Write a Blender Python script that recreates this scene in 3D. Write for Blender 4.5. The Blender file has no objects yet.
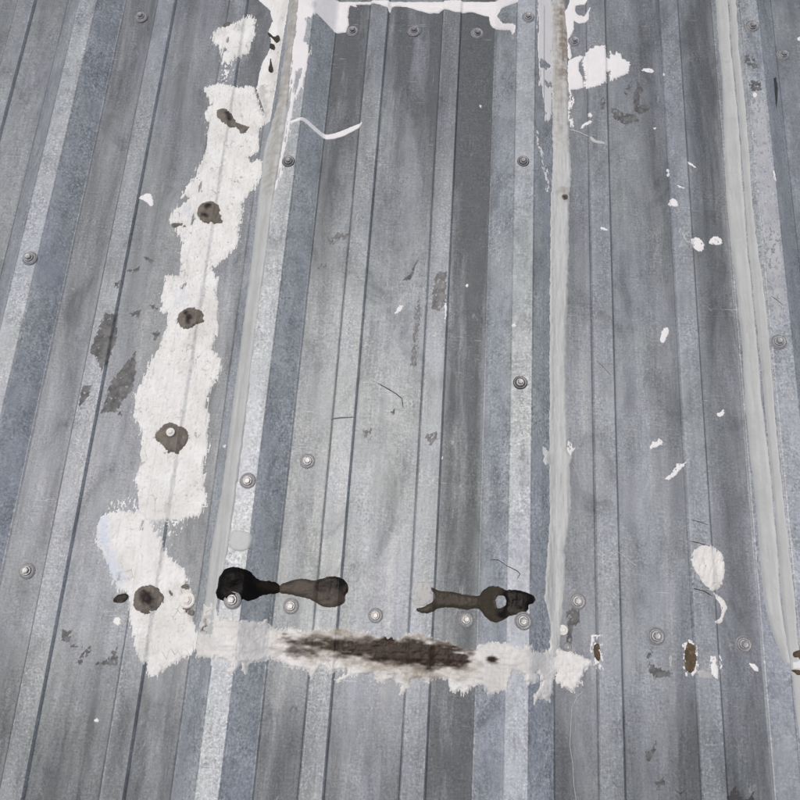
import bpy, math, random
import numpy as np
from mathutils import Vector

# ------------------------------------------------------------------ camera, sky, sun, exposure
S = bpy.context.scene
MM = 0.001
CAM = dict(f=774.4799, x=210.6127, z=871.9132, rx=0.3166, ry=0.0100, rz=0.0615)
cam_d = bpy.data.cameras.new("camera")
cam = bpy.data.objects.new("camera", cam_d)
S.collection.objects.link(cam)
cam.location = (CAM['x'] * MM, 0, CAM['z'] * MM)
cam.rotation_mode = 'XYZ'
cam.rotation_euler = (CAM['rx'], CAM['ry'], CAM['rz'])
cam_d.sensor_fit = 'HORIZONTAL'
cam_d.sensor_width = 36
cam_d.lens = 36 * CAM['f'] / 800
cam_d.clip_start = 0.02
cam_d.clip_end = 2000
S.camera = cam

SUN_EL, SUN_AZ = math.radians(76), math.radians(305)      # azimuth clockwise from +Y: light from the left
W = bpy.data.worlds.new("World"); S.world = W; W.use_nodes = True
wn, wl = W.node_tree.nodes, W.node_tree.links
sky = wn.new('ShaderNodeTexSky'); sky.sky_type = 'NISHITA'; sky.sun_disc = False
sky.sun_elevation = SUN_EL; sky.sun_rotation = SUN_AZ
sky.air_density = 0.7; sky.dust_density = 6.2; sky.ozone_density = 0.2
wl.new(sky.outputs[0], wn['Background'].inputs[0])
wn['Background'].inputs[1].default_value = 0.15
sd = bpy.data.lights.new("sun", 'SUN'); sd.energy = 0.9; sd.angle = math.radians(55); sd.color = (1, 1.0, 0.97)
so = bpy.data.objects.new("sun", sd); S.collection.objects.link(so)
sv = Vector((math.sin(SUN_AZ) * math.cos(SUN_EL), math.cos(SUN_AZ) * math.cos(SUN_EL), math.sin(SUN_EL)))
so.rotation_euler = sv.to_track_quat('Z', 'Y').to_euler()
so.location = (-2, 1, 3)
S.view_settings.view_transform = 'Standard'; S.view_settings.look = 'None'
S.view_settings.exposure = -0.36; S.view_settings.gamma = 1

# ------------------------------------------------------------------ the roof's profile (mm)
P, XOFF = 304.8, 19.3876
RT, RB, RH = 12.32, 41.6, 23.28            # rib: half top, half base, height
M1, M2, MW, MH = 100.64, 203.37, 12.45, 3.0  # the two small stiffeners of each bay
K0, K1 = -7, 9
Y0, Y1 = -1400.0, 2300.0

def rib_knots(x0):
    e = 1.6
    s = RH / (RB - RT)
    return [(x0 - RB - e, 0), (x0 - RB + e, e * s), (x0 - RT - e, RH - e * s), (x0 - RT + e * .6, RH),
            (x0 + RT - e * .6, RH), (x0 + RT + e, RH - e * s), (x0 + RB - e, e * s), (x0 + RB + e, 0)]

def minor_knots(x0):
    return [(x0 - MW - 1.6, 0), (x0 - MW + 1.1, MH), (x0 + MW - 1.1, MH), (x0 + MW + 1.6, 0)]

KN = []
for k in range(K0, K1):
    KN += rib_knots(XOFF + k * P) + minor_knots(XOFF + k * P + M1) + minor_knots(XOFF + k * P + M2)
KN = np.array(KN)
PX = [float(v) for v in KN[:, 0]]

def prof(x):
    return np.interp(x, KN[:, 0], KN[:, 1])

# sheets: each laps over the one on its left on the left slope of a rib
LAPS = [XOFF + k * P - RT - 9 for k in (-4, -1, 2, 5)]
SHEET_T = 0.9
DARK_BANDS = [(-3000, .3), (-590, .35), (-560, .5), (-500, .35), (-400, .35), (-330, .3), (-300, .12), (-272, .08), (-268, .14), (-246, .25), (-240, .55), (-205, .62), (-198, .3),
         (-173, .24), (-165, .38), (-130, .45), (-100, .36), (-70, .36), (-60, .55), (-24, .55), (-20, .12), (7, .05), (32, .05), (36, .06), (60, .16), (66, .38), (82, .34),
         (104, .10), (134, .05), (150, .12), (175, .06), (205, .12), (234, .06), (237, .6), (248, 1.15), (272, 1.15), (279, .8), (288, .05), (310, .0),
         (337, .03), (341, .06), (360, .20), (366, .55), (384, .5), (408, .2), (437, .12), (450, .25), (470, .12), (488, .45), (512, .72), (515, .2), (541, .16),
         (546, .5), (560, .8), (578, .8), (584, .5), (594, .1), (610, .05), (641, .03), (645, .12), (668, .3), (700, .35), (800, .3), (3000, .3)]   # darker bands across the sheets: (mm, amount)
# patch panel bounds
PAN = dict(x0=XOFF - RT - 7, x1=XOFF + P + RT + 14, y0=-6.3, y1=869.5, t=2.0)

def base(x, y, soft=.8):
    """height of the bare metal at (x, y)"""
    z = prof(x)
    z = z + SHEET_T * (sum(np.clip((x - l) / 0.6 + .5, 0, 1) for l in LAPS) - 2) + 0 * y
    d = np.minimum(np.minimum(x - PAN['x0'], PAN['x1'] - x), np.minimum(y - PAN['y0'], PAN['y1'] - y))
    return z + PAN['t'] * np.clip(d / soft + .5, 0, 1)

# ------------------------------------------------------------------ noise on arrays
def _h(ix, iy, seed):
    n = (ix.astype(np.int64) * 374761393 + iy.astype(np.int64) * 668265263 + seed * 974634777) & 0xFFFFFFFF
    n = ((n ^ (n >> 13)) * 1274126177) & 0xFFFFFFFF
    return ((n ^ (n >> 16)) & 0xFFFFFF) / float(0xFFFFFF)

def vn(x, y, seed):
    ix, iy = np.floor(x), np.floor(y)
    fx, fy = x - ix, y - iy
    fx, fy = fx * fx * (3 - 2 * fx), fy * fy * (3 - 2 * fy)
    a = _h(ix, iy, seed) * (1 - fx) + _h(ix + 1, iy, seed) * fx
    b = _h(ix, iy + 1, seed) * (1 - fx) + _h(ix + 1, iy + 1, seed) * fx
    return (a * (1 - fy) + b * fy) * 2 - 1

def fbm(x, y, seed, octv=3):
    r, a, s = 0, 1.0, 0
    for i in range(octv):
        r = r + a * vn(x * 2 ** i + 17.3 * i, y * 2 ** i - 9.1 * i, seed + i); s += a; a *= .55
    return r / s

def sdist(px, py, poly):
    """signed distance to a polygon, positive inside"""
    q = np.array(poly, float); n = len(q)
    d = np.full(px.shape, 1e18); ins = np.zeros(px.shape, bool)
    for i in range(n):
        ax, ay = q[i]; bx, by = q[(i + 1) % n]
        ex, ey = bx - ax, by - ay; wx, wy = px - ax, py - ay
        L = ex * ex + ey * ey + 1e-12
        t = np.clip((wx * ex + wy * ey) / L, 0, 1)
        d = np.minimum(d, (wx - ex * t) ** 2 + (wy - ey * t) ** 2)
        c = (ay > py) != (by > py)
        if ey != 0:
            ins ^= c & (px < ex * (py - ay) / ey + ax)
    d = np.sqrt(d)
    return np.where(ins, d, -d)

# ------------------------------------------------------------------ materials
def new_mat(name):
    m = bpy.data.materials.new(name); m.use_nodes = True
    nt = m.node_tree
    return m, nt, nt.nodes['Principled BSDF']

class NB:
    """small helper round a node tree"""
    def __init__(s, nt):
        s.nt = nt; s.n = nt.nodes; s.l = nt.links
        s.tc = s.n.new('ShaderNodeTexCoord')
    def node(s, t, **kw):
        q = s.n.new(t)
        for k, v in kw.items(): setattr(q, k, v)
        return q
    def mapped(s, scale, rot=0):
        q = s.n.new('ShaderNodeMapping'); q.inputs['Scale'].default_value = scale
        q.inputs['Rotation'].default_value = (0, 0, rot)
        s.l.new(s.tc.outputs['Object'], q.inputs[0]); return q.outputs[0]
    def noise(s, scale, detail=4, rough=.6, dist=0):
        q = s.n.new('ShaderNodeTexNoise'); q.inputs['Scale'].default_value = 1
        q.inputs['Detail'].default_value = detail; q.inputs['Roughness'].default_value = rough
        q.inputs['Distortion'].default_value = dist
        if not isinstance(scale, tuple): scale = (scale,) * 3
        s.l.new(s.mapped(scale), q.inputs['Vector']); return q.outputs['Fac']
    def vor(s, scale, feat='F1', out='Color'):
        q = s.n.new('ShaderNodeTexVoronoi'); q.feature = feat; q.inputs['Scale'].default_value = 1
        if not isinstance(scale, tuple): scale = (scale,) * 3
        s.l.new(s.mapped(scale), q.inputs['Vector']); return q.outputs[out]
    def rng(s, v, a, b, c=0, d=1):
        q = s.n.new('ShaderNodeMapRange'); q.clamp = True
        for i, t in zip((1, 2, 3, 4), (a, b, c, d)): q.inputs[i].default_value = t
        s.l.new(v, q.inputs[0]); return q.outputs[0]
    def math(s, op, a, b=None):
        q = s.n.new('ShaderNodeMath'); q.operation = op
        for i, v in enumerate((a, b)):
            if v is None: continue
            if isinstance(v, (int, float)): q.inputs[i].default_value = v
            else: s.l.new(v, q.inputs[i])
        return q.outputs[0]
    def mix(s, fac, a, b, mode='MIX'):
        q = s.n.new('ShaderNodeMix'); q.data_type = 'RGBA'; q.blend_type = mode
        for i, v in ((0, fac), (6, a), (7, b)):
            if isinstance(v, (int, float)): q.inputs[i].default_value = v
            elif isinstance(v, tuple): q.inputs[i].default_value = (*v, 1)
            else: s.l.new(v, q.inputs[i])
        return q.outputs[2]
    def attr(s, name):
        q = s.n.new('ShaderNodeAttribute'); q.attribute_name = name; return q.outputs['Fac']
    def bump(s, h, strength, dist=.001, prev=None):
        q = s.n.new('ShaderNodeBump'); q.inputs['Strength'].default_value = strength
        q.inputs['Distance'].default_value = dist
        s.l.new(h, q.inputs['Height'])
        if prev is not None: s.l.new(prev, q.inputs['Normal'])
        return q.outputs[0]

def metal_mat(name, c_lo, c_hi, metallic=.22, rough=.38, warm=0.0):
    """weathered galvanised sheet: oxide bloom, spangle, rolled grain, run-off streaks, rubbed crests, dark bands, painted fold light and crease shadow"""
    m, nt, b = new_mat(name); g = NB(nt)
    M, A = (lambda a, c: g.math('MULTIPLY', a, c)), (lambda a, c: g.math('ADD', a, c))
    cen = lambda v, lo=.3, hi=.7: g.rng(v, lo, hi, -.5, .5)
    big = g.noise((7, 3.2, 7), 5, .6, .4)
    patch = g.noise((17, 8, 17), 6, .7, 1.1)
    mid = g.noise((42, 22, 42), 6, .66, .3)
    streak = g.noise((120, 1.6, 60), 5, .62)
    drip = g.noise((46, 1.1, 40), 5, .65, .1)
    gx = g.noise((480, 42, 400), 3, .75)
    gy = g.noise((42, 430, 400), 3, .75)
    fine = g.noise(380, 3, .85)
    amp = g.rng(g.noise((24, 13, 24), 4, .65, .5), .32, .68, .25, 1.35)      # grain comes and goes
    v = M(cen(big), .30); v = A(v, M(cen(mid), .40)); v = A(v, M(cen(streak), .30)); v = A(v, M(cen(patch, .32, .68), .50)); v = A(v, .5)
    col = g.mix(v, c_lo, c_hi)
    wear_light = g.attr('wear_light')
    col = g.mix(M(wear_light, g.rng(mid, .3, .7, .2, .75)), col, tuple(min(1, c * 1.16) for c in c_hi))
    # oxide films: slightly blue here, slightly green there
    hue = g.rng(g.noise((9, 4, 9), 4, .6, .8), .36, .64)
    col = g.mix(1.0, col, g.mix(hue, (.985, 1.01, 1.0), (.955, .975, 1.055)), 'MULTIPLY')
    # bright rubbed run-off streaks
    sil = M(g.rng(drip, .52, .70), g.rng(patch, .38, .6))
    col = g.mix(M(sil, .50), col, (.50, .515, .525))
    # attribute: dark bands, painted crease shadow; noise: dirt streaks and blotches
    dn = g.noise((30, 3.5, 26), 6, .68, .4)
    gm = M(g.attr('darkening'), g.rng(dn, .30, .66, .30, 1.3))
    gm = A(gm, M(g.rng(patch, .30, .44, 1, 0), .32)); gm = A(gm, M(g.rng(drip, .28, .42, 1, 0), .20))
    col = g.mix(g.math('MINIMUM', gm, .95), col, (.084 + warm, .096 + warm * .6, .104))
    # grain and spangle
    gr = A(M(cen(gx), .26), M(cen(gy), .20)); gr = A(gr, M(cen(fine), .70))
    bw = g.node('ShaderNodeRGBToBW'); g.l.new(g.vor((380, 340, 360)), bw.inputs[0])
    gr = A(gr, M(g.math('SUBTRACT', bw.outputs[0], .5), A(M(wear_light, .25), .16)))
    mul = A(M(gr, amp), 1.0)
    cc = g.node('ShaderNodeCombineColor')
    for i in range(3): g.l.new(mul, cc.inputs[i])
    col = g.mix(1.0, col, cc.outputs[0], 'MULTIPLY')
    # bright flecks on the rubbed crests, dark dots, scuffs, pale scale, fine scratches
    fl = M(g.rng(fine, .57, .66), A(M(wear_light, .50), .07))
    col = g.mix(M(fl, amp), col, (.66, .67, .68))
    dots = g.rng(g.vor(60, 'F1', 'Distance'), .035, .075, 1, 0)
    dsel = g.rng(g.noise(14, 3), .56, .62)
    col = g.mix(M(M(dots, dsel), .6), col, (.06, .06, .06))
    scuff = g.rng(g.noise((60, 36, 40), 7, .74, 1.4), .62, .70)
    col = g.mix(M(scuff, .42), col, (.105, .107, .11))
    pale = g.rng(g.noise((48, 26, 40), 7, .74, .8), .63, .72)
    col = g.mix(M(pale, .45), col, (.52, .53, .535))
    for sc, th in (((26, 900, 300), .72), ((700, 14, 300), .69), ((140, 900, 300), .74), ((300, 330, 300), .74)):
        hs = g.rng(g.noise(sc, 3, .6, .25), th, th + .06)
        col = g.mix(M(M(hs, g.rng(patch, .46, .60)), .45), col, (.56, .57, .58))
    for rz, th in ((.5, .70), (-.8, .71), (1.25, .70)):        # fine scratches, pale and dark, at odd angles
        q = g.n.new('ShaderNodeTexNoise'); q.inputs['Scale'].default_value = 1; q.inputs['Detail'].default_value = 2
        g.l.new(g.mapped((18, 700, 200), rz), q.inputs['Vector'])
        sc = M(g.rng(q.outputs['Fac'], th, th + .03), g.rng(g.noise((19 + rz, 15, 20), 3, .6), .56, .62))
        col = g.mix(M(sc, .55), col, (.07, .072, .075) if rz < 0 else (.60, .61, .62))
    g.l.new(col, b.inputs['Base Color'])
    b.inputs['Metallic'].default_value = metallic
    r = g.rng(mid, .3, .7, rough - .08, rough + .12)
    g.l.new(A(r, M(g.math('MINIMUM', gm, 1.0), .12)), b.inputs['Roughness'])
    n1 = g.bump(g.noise((8, 3, 8), 3, .5), 1.0, .0045)
    n1 = g.bump(g.noise((32, 18, 32), 3, .5), .8, .0008, n1)
    n2 = g.bump(gr, .3, .0003, n1)
    g.l.new(n2, b.inputs['Normal'])
    return m

def coat_mat(name, c, c2, c3, rough=.55, speck=.35, stain=None, brush=0.0, specks_col=(.12, .11, .10), bumpk=.5, cracks=0):
    """thick brushed-on coating with its own dirt; 'stain' (an attribute) mixes in a stain colour"""
    m, nt, b = new_mat(name); g = NB(nt)
    n1 = g.noise(30, 5, .62, .3); n2 = g.noise(160, 4, .65); n3 = g.noise(12, 4, .6, .5)
    col = g.mix(g.rng(n1, .40, .60), c, c2)
    n4 = g.noise((75, 34, 60), 6, .72, .9)
    col = g.mix(g.math('MULTIPLY', g.rng(n4, .52, .68), .32), col, c3)
    col = g.mix(g.math('MULTIPLY', g.rng(n3, .52, .70), .6), col, c3)
    br = g.noise((420, 22, 200), 3, .6)
    col = g.mix(g.math('MULTIPLY', g.rng(br, .5, .75), .30 + brush), col, c3)
    sp = g.rng(g.noise(420, 3, .7), .66, .72)
    ss = g.rng(n3, .47, .6)
    col = g.mix(g.math('MULTIPLY', g.math('MULTIPLY', sp, ss), speck), col, specks_col)
    if cracks:
        ck = g.rng(g.vor((95, 70, 80), 'DISTANCE_TO_EDGE', 'Distance'), .0, .035, 1, 0)
        ck = g.math('MULTIPLY', ck, g.rng(g.noise(38, 4, .65), .55, .64))
        col = g.mix(g.math('MULTIPLY', ck, cracks), col, (.22, .21, .19))
        dirt = g.rng(g.noise((55, 30, 40), 6, .72, .8), .56, .70)
        col = g.mix(g.math('MULTIPLY', dirt, cracks * .55), col, (.46, .45, .42))
    if stain:
        col = g.mix(g.attr('tint'), col, stain[2])
        col = g.mix(g.attr('stain'), col, g.mix(g.rng(n2, .35, .65), stain[0], stain[1]))
    g.l.new(col, b.inputs['Base Color'])
    b.inputs['Roughness'].default_value = rough
    b.inputs['Specular IOR Level'].default_value = .35
    h = g.math('ADD', n2, g.math('MULTIPLY', br, .7))
    g.l.new(g.bump(h, bumpk, .0007), b.inputs['Normal'])
    return m

def tar_mat(name, c1, c2, rough, pale=(.2, .18, .15), palek=.0, bumpk=.6, core=None, spec=.13):
    m, nt, b = new_mat(name); g = NB(nt)
    n1 = g.noise(45, 4, .6, 1.2); n2 = g.noise(260, 4, .65)
    col = g.mix(g.rng(n1, .35, .65), c1, c2)
    col = g.mix(g.math('MULTIPLY', g.rng(n2, .58, .7), palek), col, pale)
    if core: col = g.mix(g.attr('stain'), col, core)
    g.l.new(col, b.inputs['Base Color'])
    g.l.new(g.rng(n2, .3, .7, rough - .1, rough + .15), b.inputs['Roughness'])
    b.inputs['Specular IOR Level'].default_value = spec
    h = g.math('ADD', g.math('MULTIPLY', n1, 1.5), n2)
    g.l.new(g.bump(h, bumpk, .0014), b.inputs['Normal'])
    return m

def plain_metal(name, c, metallic, rough, var=.25, scale=500):
    m, nt, b = new_mat(name); g = NB(nt)
    n = g.noise(scale, 4, .65)
    col = g.mix(g.rng(n, .3, .7), tuple(v * (1 - var) for v in c), tuple(v * (1 + var) for v in c))
    g.l.new(col, b.inputs['Base Color'])
    b.inputs['Metallic'].default_value = metallic; b.inputs['Roughness'].default_value = rough
    g.l.new(g.bump(n, .3, .0002), b.inputs['Normal'])
    return m

MAT = dict(
    roof=metal_mat("galvanised_sheet", (.16, .178, .19), (.39, .42, .436)),
    panel=metal_mat("patch_sheet", (.16, .18, .189), (.415, .446, .456)),
    white=coat_mat("white_coating", (.80, .825, .81), (.72, .74, .72), (.56, .57, .54), .5, .9, cracks=.9, bumpk=.6,
                   stain=((.42, .41, .39), (.30, .30, .29), (.60, .67, .76))),
    gloss_white=coat_mat("fresh_white_paint", (.80, .805, .80), (.77, .775, .775), (.70, .71, .71), .4, .05, bumpk=.25),
    grey=coat_mat("grey_sealant", (.525, .553, .545), (.495, .52, .512), (.43, .45, .44), .5, .3, bumpk=.45, cracks=.25,
                  stain=((.20, .165, .13), (.27, .23, .19), (.33, .31, .27))),
    band=coat_mat("smeared_white_sealant", (.76, .77, .745), (.69, .70, .68), (.55, .56, .54), .5, .4, bumpk=.9, cracks=.6,
                  stain=((.016, .0095, .0055), (.050, .031, .018), (.27, .225, .165))),
    clear=coat_mat("translucent_sealant", (.44, .45, .44), (.36, .37, .36), (.55, .56, .55), .35, .1),
    dab=tar_mat("brown_sealant", (.115, .104, .088), (.21, .193, .165), .28, (.36, .34, .31), .5, .45, core=(.035, .03, .027)),
    black=tar_mat("black_tar", (.004, .004, .004), (.008, .007, .0065), .3, (.02, .018, .016), .2, .3, core=(.02, .016, .012), spec=.08),
    brown=tar_mat("brown_tar", (.050, .042, .034), (.085, .070, .055), .24, (.13, .11, .09), .25, .35, core=(.012, .010, .009)),
    olive=tar_mat("olive_tar", (.040, .034, .026), (.062, .053, .041), .22, (.10, .085, .065), .25, .35, core=(.008, .007, .006)),
    rust=tar_mat("rusty_foam", (.075, .058, .036), (.16, .125, .085), .8, (.30, .26, .20), .8, 1.0),
    residue=plain_metal("dark_residue", (.112, .117, .118), .1, .6, .6, 110),
    faint=plain_metal("faint_residue", (.165, .168, .172), .3, .55, .45, 120),
    zinc=coat_mat("chalky_zinc_paint", (.44, .465, .485), (.36, .38, .40), (.54, .56, .575), .45, .25),
    crack=plain_metal("dark_scratch", (.05, .05, .052), .1, .7),
    hair=plain_metal("pale_thread", (.48, .48, .46), 0, .6),
    zinc_screw=plain_metal("zinc_screw", (.33, .34, .345), .7, .38),
    dull_screw=plain_metal("dull_screw", (.22, .225, .235), .6, .45),
    white_screw=plain_metal("paint_covered_screw", (.74, .735, .70), 0, .5, .12),
    brown_screw=plain_metal("tarry_screw", (.10, .088, .075), .2, .45, .4),
    rubber=plain_metal("rubber_gasket", (.035, .035, .037), 0, .6),
    pale_rubber=plain_metal("weathered_gasket", (.34, .345, .35), .2, .6),
)

# ------------------------------------------------------------------ objects
def tag(o, label=None, cat=None, group=None, kind=None):
    if label: o['label'] = label
    if cat: o['category'] = cat
    if group: o['group'] = group
    if kind: o['kind'] = kind
    return o

def link(name, data, parent=None):
    o = bpy.data.objects.new(name, data); S.collection.objects.link(o)
    if parent is not None: o.parent = parent
    return o

def grid_mesh(name, V, faces, mat, smooth=True, attrs=None):
    me = bpy.data.meshes.new(name)
    me.from_pydata([tuple(v) for v in V], [], faces)
    me.materials.append(mat)
    if smooth: me.polygons.foreach_set('use_smooth', [True] * len(me.polygons))
    for k, a in (attrs or {}).items():
        at = me.attributes.new(k, 'FLOAT', 'POINT'); at.data.foreach_set('value', np.asarray(a, np.float32))
    me.update()
    return me

def columns(x0, x1, step):
    ks = [x0] + [k for k in PX if x0 + .01 < k < x1 - .01] + [x1]
    xs = []
    for a, b in zip(ks[:-1], ks[1:]):
        n = max(1, int(math.ceil((b - a) / step)))
        xs += [a + (b - a) * i / n for i in range(n)]
    return np.array(xs + [x1])

def sheet_tone(x):
    """bright (rubbed crests, painted flank and fold light) and dark amounts across the width"""
    u = (x - XOFF) / P; k = np.round(u); d = np.abs(x - XOFF - k * P)
    wear_light = np.clip((RT + 1.5 - d) / 1.5, 0, 1)
    f = x - XOFF - np.floor(u) * P
    for m in (M1, M2):
        wear_light = np.maximum(wear_light, .35 * np.clip((MW + 1 - np.abs(f - m)) / 1.5, 0, 1))
    left = (x - XOFF - k * P) < 0                      # light on the steep flanks painted in as extra brightness
    wear_light = np.maximum(wear_light, np.where((d > RT) & (d < RB), np.where(left, .9, 1.15), 0))
    gx = np.array([v[0] for v in DARK_BANDS]); gy = np.array([v[1] for v in DARK_BANDS])
    gr = np.interp(x, gx, gy)
    # thin shadow lines painted in the creases at the foot of ribs and stiffeners
    for e in (M1 - MW - 1.5, M1 + MW + 1.5, M2 - MW - 1.5, M2 + MW + 1.5, RB, P - RB):
        gr = np.maximum(gr, .75 * np.clip(1 - np.abs(f - e) / 1.6, 0, 1))
    gr = np.maximum(gr, .75 * np.clip(1 - np.abs(d - RT - .6) / 1.1, 0, 1))  # shadow line painted just outside each crest edge
    wear_light = np.maximum(wear_light, 1.4 * np.clip(1 - np.abs(d - RT + 1.2) / 1.2, 0, 1))      # thin highlights painted along rib and stiffener folds
    for e in (M1 - MW + .6, M2 - MW + .6):
        wear_light = np.maximum(wear_light, 1.1 * np.clip(1 - np.abs(f - e) / 1.4, 0, 1))
    return wear_light, gr

def sheet(name, x0, x1, y0, y1, zoff, mat, parent, ystep=100, thick=None, xstep=1.0, top_dark=0.0, low_dark=0.0):
    xs = columns(x0, x1, xstep); ys = np.linspace(y0, y1, max(2, int((y1 - y0) / ystep) + 1))
    X, Y = np.meshgrid(xs, ys); Z = prof(X) + zoff
    V = np.stack([X, Y, Z], -1).reshape(-1, 3) * MM
    nx, ny = len(xs), len(ys)
    F = [(j * nx + i, j * nx + i + 1, (j + 1) * nx + i + 1, (j + 1) * nx + i) for j in range(ny - 1) for i in range(nx - 1)]
    w, g = sheet_tone(X.ravel())
    g = g * (1 - .28 * np.clip((330 - Y.ravel()) / 300, 0, 1))
    g = g + top_dark * np.clip((Y.ravel() - 400) / 360, 0, 1) * np.clip(1 - .95 * w, 0, 1) + low_dark * np.clip((-12 - Y.ravel()) / 40, 0, 1) * (1 - w); w = w * (1 - top_dark * .35 * np.clip((Y.ravel() - 400) / 360, 0, 1))  # darker towards the far end; roof flats darker below the patch panel
    # cut edges: fold the rim down by the sheet's thickness
    t = thick or SHEET_T
    n0 = len(V); rim = [i for i in range(nx)] + [j * nx + nx - 1 for j in range(1, ny)] + \
        [(ny - 1) * nx + i for i in range(nx - 2, -1, -1)] + [j * nx for j in range(ny - 2, 0, -1)]
    R = V[rim].copy(); R[:, 2] -= t * MM
    V = np.vstack([V, R]); m = len(rim)
    for a in range(m):
        b2 = (a + 1) % m
        F.append((rim[b2], rim[a], n0 + a, n0 + b2))
    w = np.concatenate([w, w[rim]]); g = np.concatenate([g, g[rim]])
    me = grid_mesh(name, V, F, mat, False, dict(wear_light=w, darkening=g))
    return link(name, me, parent)

def chaikin(poly, n):
    q = np.array(poly, float)
    for _ in range(n):
        r = np.roll(q, -1, 0)
        q = np.stack([q * .75 + r * .25, q * .25 + r * .75], 1).reshape(-1, 2)
    return q

def drape(name, mat, poly, holes=(), t=1.0, step=.9, edge=.8, efreq=.35, slope=1.0, streak=None, pits=0, pitf=.5,
          bump=.12, bfreq=.25, brush=None, stains=(), tints=(), lumps=(), seed=1, thin=0, soft=.8, fill=None, rounded=0, feather=0, wob=(.13, .2), parent=None):
    """a coat, bead or blob lying on the metal: thickness grows inwards from an uneven outline"""
    if rounded:                      # something that flowed has no corners
        poly = chaikin(poly, rounded); holes = [chaikin(h, rounded) for h in holes]
    q = np.array(poly, float); mg = 1.5 + edge + (streak[2] if streak else 0)
    x0, y0 = q.min(0) - mg; x1, y1 = q.max(0) + mg
    xs = columns(x0, x1, step); ys = np.linspace(y0, y1, max(3, int((y1 - y0) / step)))
    X, Y = np.meshgrid(xs, ys)
    f = sdist(X, Y, q)
    for h in holes: f = np.minimum(f, -sdist(X, Y, h))
    f = f + edge * fbm(X * efreq, Y * efreq, seed, 4) * 1.4
    if streak:                       # dry brush: (direction deg, frequency, reach)
        a = math.radians(streak[0]); u = X * math.cos(a) + Y * math.sin(a); v = -X * math.sin(a) + Y * math.cos(a)
        f = f + streak[2] * fbm(u * streak[1] * .08, v * streak[1], seed + 50, 3) * np.clip(1.2 - np.abs(f) / (streak[2] * 2.2), 0, 1) * 1.3
    if pits:
        pn = fbm(X * pitf, Y * pitf, seed + 90, 3); area = fbm(X * .045, Y * .045, seed + 97, 2)
        f = np.minimum(f, (1 - pits - pn + .35 * np.clip(-area, 0, 1)) * 5.0)
    if feather:                      # bristle marks beyond the edge of the coat
        fn = fbm(X * .8, Y * .13, seed + 140, 4) + .35 * fbm(X * .9, Y * .9, seed + 150, 2)
        f = np.maximum(f, np.minimum(np.minimum(f + feather, .45), (fn + .10) * 2.2 - np.clip(-f, 0, None) * .35))
    if thin:                         # a worn coat the metal shows through
        f = np.minimum(f, (fbm(X * .5, Y * .28, seed + 120, 4) + .62 - thin) * 4)
    fp = np.clip(f, 0, None)
    h = t * np.tanh(slope * fp / t) + np.clip(f * slope, -.7, 0)
    sat = np.clip(f / 2.0, 0, 1)
    h = h + sat * bump * t * fbm(X * bfreq, Y * bfreq, seed + 7, 4) * 1.5
    if brush:
        a = math.radians(brush[0]); u = X * math.cos(a) + Y * math.sin(a); v = -X * math.sin(a) + Y * math.cos(a)
        h = h + sat * brush[2] * fbm(u * brush[1] * .1, v * brush[1], seed + 33, 3)
    for lx, ly, lr, lh in lumps:
        h = h + 1.5 * lh * np.exp(-((X - lx) ** 2 + (Y - ly) ** 2) / (lr * lr)) * sat
    h = np.where(f > 0.15, np.maximum(h, .06), h)
    B = base(X, Y, soft)
    if fill is None: fill = 3.0 if t >= 1.5 else (1.6 if t >= .8 else 0)
    if fill:                         # a thick coat bridges the creases
        A = sum(base(X + fill * k / 3, Y, soft) for k in range(-3, 4)) / 7
        B = B + np.clip(A - B, -.25, None) * np.clip(f / 2, 0, 1)
    Z = B + h
    st = np.zeros(X.shape); ti = np.zeros(X.shape)
    wob = fbm(X * wob[0], Y * wob[1], seed + 5, 4) * 1.15
    def soft(lst):
        r = np.zeros(X.shape)
        for s in lst:
            pl, wd, k = s[0], s[1], s[2]
            if len(pl) == 1: d = wd - np.hypot(X - pl[0][0], Y - pl[0][1])
            elif len(s) > 3:         # an open line with a half-width for each point
                d = np.full(X.shape, -1e9)
                for (ax, ay), (bx, by), wa, wb in zip(pl[:-1], pl[1:], s[3][:-1], s[3][1:]):
                    ex, ey = bx - ax, by - ay; tt = np.clip(((X - ax) * ex + (Y - ay) * ey) / (ex * ex + ey * ey), 0, 1)
                    d = np.maximum(d, wa + (wb - wa) * tt - np.hypot(X - ax - ex * tt, Y - ay - ey * tt))
            else: d = sdist(X, Y, pl)
            soft_w = wd if len(pl) > 1 else wd * .6
            r = np.maximum(r, k * np.clip(.5 + (d + wob * soft_w * 1.9) / (2 * soft_w), 0, 1))
        return r
    st = soft(stains); ti = soft(tints)
    ok = f > -1.0
    ny, nx = X.shape
    keep = ok[:-1, :-1] | ok[1:, :-1] | ok[:-1, 1:] | ok[1:, 1:]
    J, I = np.nonzero(keep)
    idx = np.full(X.shape, -1); used = np.zeros(X.shape, bool)
    for dj, di in ((0, 0), (1, 0), (0, 1), (1, 1)): used[J + dj, I + di] = True
    idx[used] = np.arange(used.sum())
    V = np.stack([X[used], Y[used], Z[used]], -1)
    c = V.mean(0); c[2] = V[:, 2].min()
    F = np.stack([idx[J, I], idx[J, I + 1], idx[J + 1, I + 1], idx[J + 1, I]], -1).tolist()
    me = grid_mesh(name, (V - c) * MM, F, MAT[mat], True, dict(stain=st[used], tint=ti[used]))
    o = link(name, me, parent); o.location = c * MM
    return o

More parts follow.
